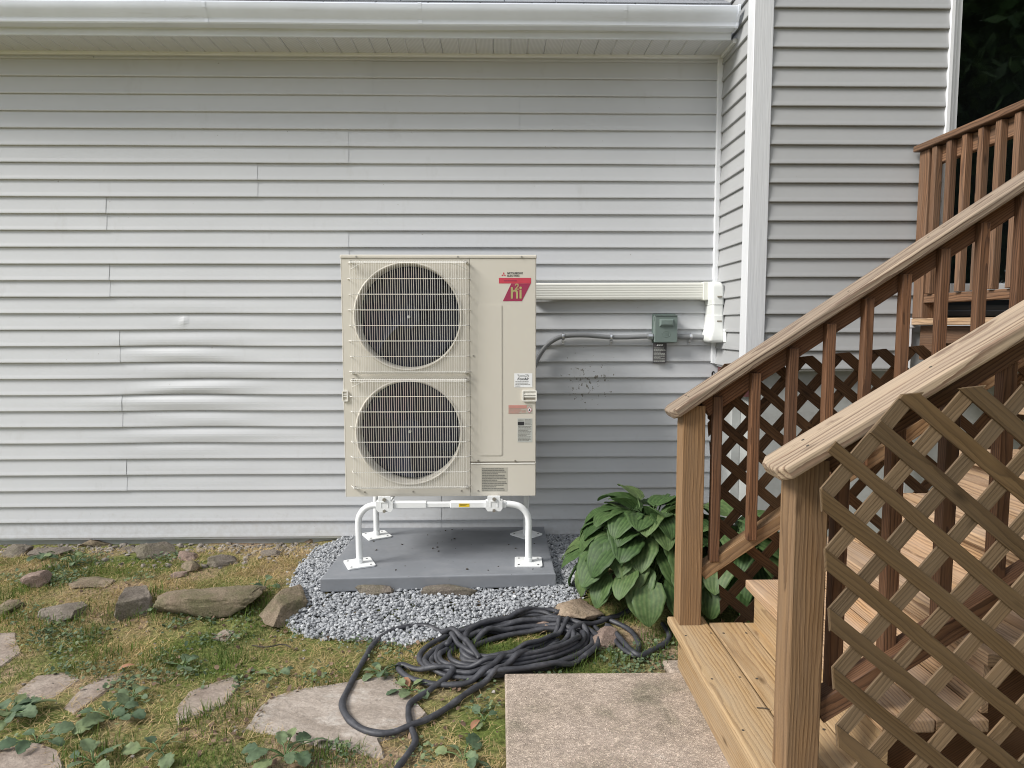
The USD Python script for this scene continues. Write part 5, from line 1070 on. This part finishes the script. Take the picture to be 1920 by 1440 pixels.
tufts = np.array([(-1.88, 3.088, 0.109), (-1.723, 2.938, 0.106), (-2.37, 3.554, 0.185), (-0.759, 2.498, 0.105), (-1.077, 2.447, 0.108), (-1.101, 2.412, 0.109), (-1.025, 2.463, 0.108), (-1.405, 2.245, 0.109), (-1.332, 2.211, 0.111), (-2.03, 3.26, 0.137), (-0.594, 2.17, 0.109), (-0.526, 2.181, 0.111), (-1.141, 2.873, 0.108), (-1.466, 2.885, 0.105), (-0.133, 2.947, 0.109), (0.17, 2.842, 0.109), (0.328, 2.822, 0.105), (0.497, 2.87, 0.104), (0.639, 2.881, 0.109), (0.721, 3.034, 0.108), (0.634, 3.225, 0.126), (-2.478, 3.96, 0.187), (-2.253, 3.733, 0.189), (-2.499, 3.8, 0.188), (-1.76, 3.281, 0.138), (-1.189, 3.434, 0.165), (-0.728, 2.611, 0.105), (-1.892, 3.265, 0.133), (-1.802, 3.263, 0.133), (-1.663, 3.294, 0.14), (-1.554, 3.283, 0.133), (-1.397, 3.277, 0.134), (-1.27, 3.284, 0.135), (-2.212, 3.226, 0.132), (-2.11, 3.224, 0.132), (-2.457, 3.498, 0.179), (-1.157, 3.257, 0.129), (-1.025, 3.247, 0.127), (-1.772, 3.439, 0.168), (-1.212, 3.342, 0.147), (-2.382, 3.289, 0.14)])[:, :2]
def dtuft(p):
    d = np.min(np.hypot(p[:, None, 0]-tufts[None, :, 0], p[:, None, 1]-tufts[None, :, 1]), 1); return np.exp(-(d/.075)**2)
blades('tall_grass', 60000, 33, (-2.6, 2.0, 1.1, 4.2), .03, .075, .0030, lambda p, q: np.clip(.02+.36*q.random(len(p)), 0, 1), (.05, .9), dtuft, 'longer dark green grass tufts between the stones')

def ground_leaves(name, n, seed, spots, rad, lo, hi, matl, label, category, lift, tint):
    q = np.random.default_rng(seed); sp_ = np.array(spots)[:, :2]
    c = sp_[q.integers(0, len(sp_), n)]+q.normal(size=(n, 2))*rad
    c = c[~shapely.contains_xy(nog, c[:, 0], c[:, 1]) & (c[:, 1] < 4.2)]; n = len(c); z = gz(c[:, 0], c[:, 1])+lift*q.uniform(.4, 1.3, n)
    az = q.uniform(0, 6.28, n); s_ = q.uniform(lo, hi, n); tl = q.normal(size=(n, 2))*.35
    a = np.stack([np.cos(az), np.sin(az), tl[:, 0]], -1)*s_[:, None]; b = np.stack([-np.sin(az), np.cos(az), tl[:, 1]], -1)*s_[:, None]*.75; c3 = np.column_stack([c, z])
    v = np.stack([c3-a, c3-a*.3+b, c3+a*.5+b*.9, c3+a, c3+a*.5-b*.9, c3-a*.3-b], 1).reshape(-1, 3); o = np.arange(n)[:, None]*6
    f = np.vstack([o+[0, 5, 1], o+[1, 5, 4], o+[1, 4, 2], o+[2, 4, 3]])
    put(None, name, (v, f), matl, kind='stuff', label=label, category=category, attrs={'tint': np.repeat(tint(q, n), 6)})
q_ = np.random.default_rng(77)
cs = [(a, b) for a, b in zip(q_.uniform(-2.3, .0, 46), q_.uniform(2.15, 3.35, 46))]+[(a, b) for a, b in zip(q_.uniform(-2.7, -1.9, 16), q_.uniform(3.6, 4.15, 16))]+[(a, b) for a, b in zip(q_.uniform(.1, .7, 8), q_.uniform(2.7, 2.95, 8))]
ground_leaves('clover', 3800, 78, cs, .045, .004, .0105, M['weed'], 'small clover and creeping leaves among the lawn grass', 'clover', .018, lambda q, n: q.random(n))
ground_leaves('dead_leaf_bits', 700, 79, [(a, b) for a, b in zip(q_.uniform(-2.6, .0, 60), q_.uniform(2.15, 3.5, 60))], .09, .004, .012, M['deadbits'], 'brown bits of dead leaf scattered over the lawn', 'leaf litter', .014, lambda q, n: q.random(n))
# a twig and dry leaves on the lawn
tw = [(-1.101, 2.979, 0.106), (-1.033, 2.96, 0.107), (-0.97, 2.984, 0.107), (-0.926, 2.959, 0.106)]; tw = np.array(tw)+[0, 0, .022]
put(None, 'twig', tube(spline(tw, 5), .003, 6), M['soil'], smooth=True, label='thin dark twig lying on the lawn below the gravel', category='twig')
for lab, c, s, a in (('brown dry leaf lying on the lawn near the stepping stones', (-1.586, 2.789), .06, .5), ('reddish dry leaf beside the inner bend of the hose', (-0.363, 2.625), .06, 2.0), ('brown dry leaf on the bare soil beside the path', (-0.097, 2.323), .05, 1.0)):
    z = float(gz(*c)); put(None, 'dry_leaf', leaf_mesh(s, s*.5, .5, .9, a, np.array([c[0], c[1], z+.014]), .5, .02, 7, 5), plain('dry_leaf_%d' % int(s*1000+a*10), (.26, .13, .07), .8), smooth=True, label=lab, category='leaf')
tg_ = (2.201, -3.217) if False else None
tt = np.array([(.86, 2.17, .3435), (.885, 2.165, .345), (.915, 2.168, .3435)]) 
put(None, 'pine_needle', tube(np.array([(.815, 2.065, .3432), (.835, 2.06, .345), (.853, 2.055, .3432)]), .0016, 5), M['soil'], smooth=True, label='short dark twig lying on the lowest stair tread', category='twig')

# ------------------------------------------------------------------ trees behind the viewer, seen mirrored in the glass door
def tree(label, x, y, h, r, seed):
    q = np.random.default_rng(seed); t = thing('tree', label, 'tree', (x, y, .1))
    P = spline([(x, y, -.2), (x+.1, y, h*.3), (x-.1, y+.1, h*.6), (x, y, h*.9)], 8); put(t, 'trunk', tube(P, np.linspace(.22, .03, len(P)), 9), M['bark'], smooth=True)
    for k in range(6):
        a = q.uniform(0, 6.28); z = h*q.uniform(.35, .7); put(t, 'limb', tube(spline([(x, y, z), (x+.5*r*math.cos(a), y+.5*r*math.sin(a), z+.5), (x+.9*r*math.cos(a), y+.9*r*math.sin(a), z+1.0)], 5), np.linspace(.07, .015, 11), 6), M['bark'], smooth=True)
    n = 17000; cl = q.normal(size=(46, 3)); cl /= np.linalg.norm(cl, axis=1, keepdims=True); cl = cl*q.uniform(.35, 1, (46, 1))*[r, r, h*.38]+[x, y, h*.60]
    c = cl[q.integers(0, 46, n)]+q.normal(size=(n, 3))*r*.20
    a = q.normal(size=(n, 3)); a /= np.linalg.norm(a, axis=1, keepdims=True); b = np.cross(a, q.normal(size=(n, 3))); b /= np.linalg.norm(b, axis=1, keepdims=True); s_ = q.uniform(.055, .13, (n, 1))
    v = np.stack([c-a*s_, c+b*s_*.55, c+a*s_, c-b*s_*.55], 1).reshape(-1, 3); f = np.arange(4*n).reshape(-1, 4)
    put(t, 'crown', (v, f), M['crown'], kind='stuff', attrs={'tint': np.repeat(q.random(n), 4)})
tree('leafy tree mirrored in the left part of the dark door glass', 5.2, -1.5, 7.5, 2.5, 1)
tree('taller leafy tree mirrored at the right edge of the door glass', 8.6, -3.2, 9.0, 2.9, 2)
tree('spreading leafy tree mirrored low in the door glass', 4.0, -5.2, 8.5, 3.0, 3)
tree('slim leafy tree mirrored behind the others in the door glass', 11.5, -1.0, 9.0, 2.9, 4)
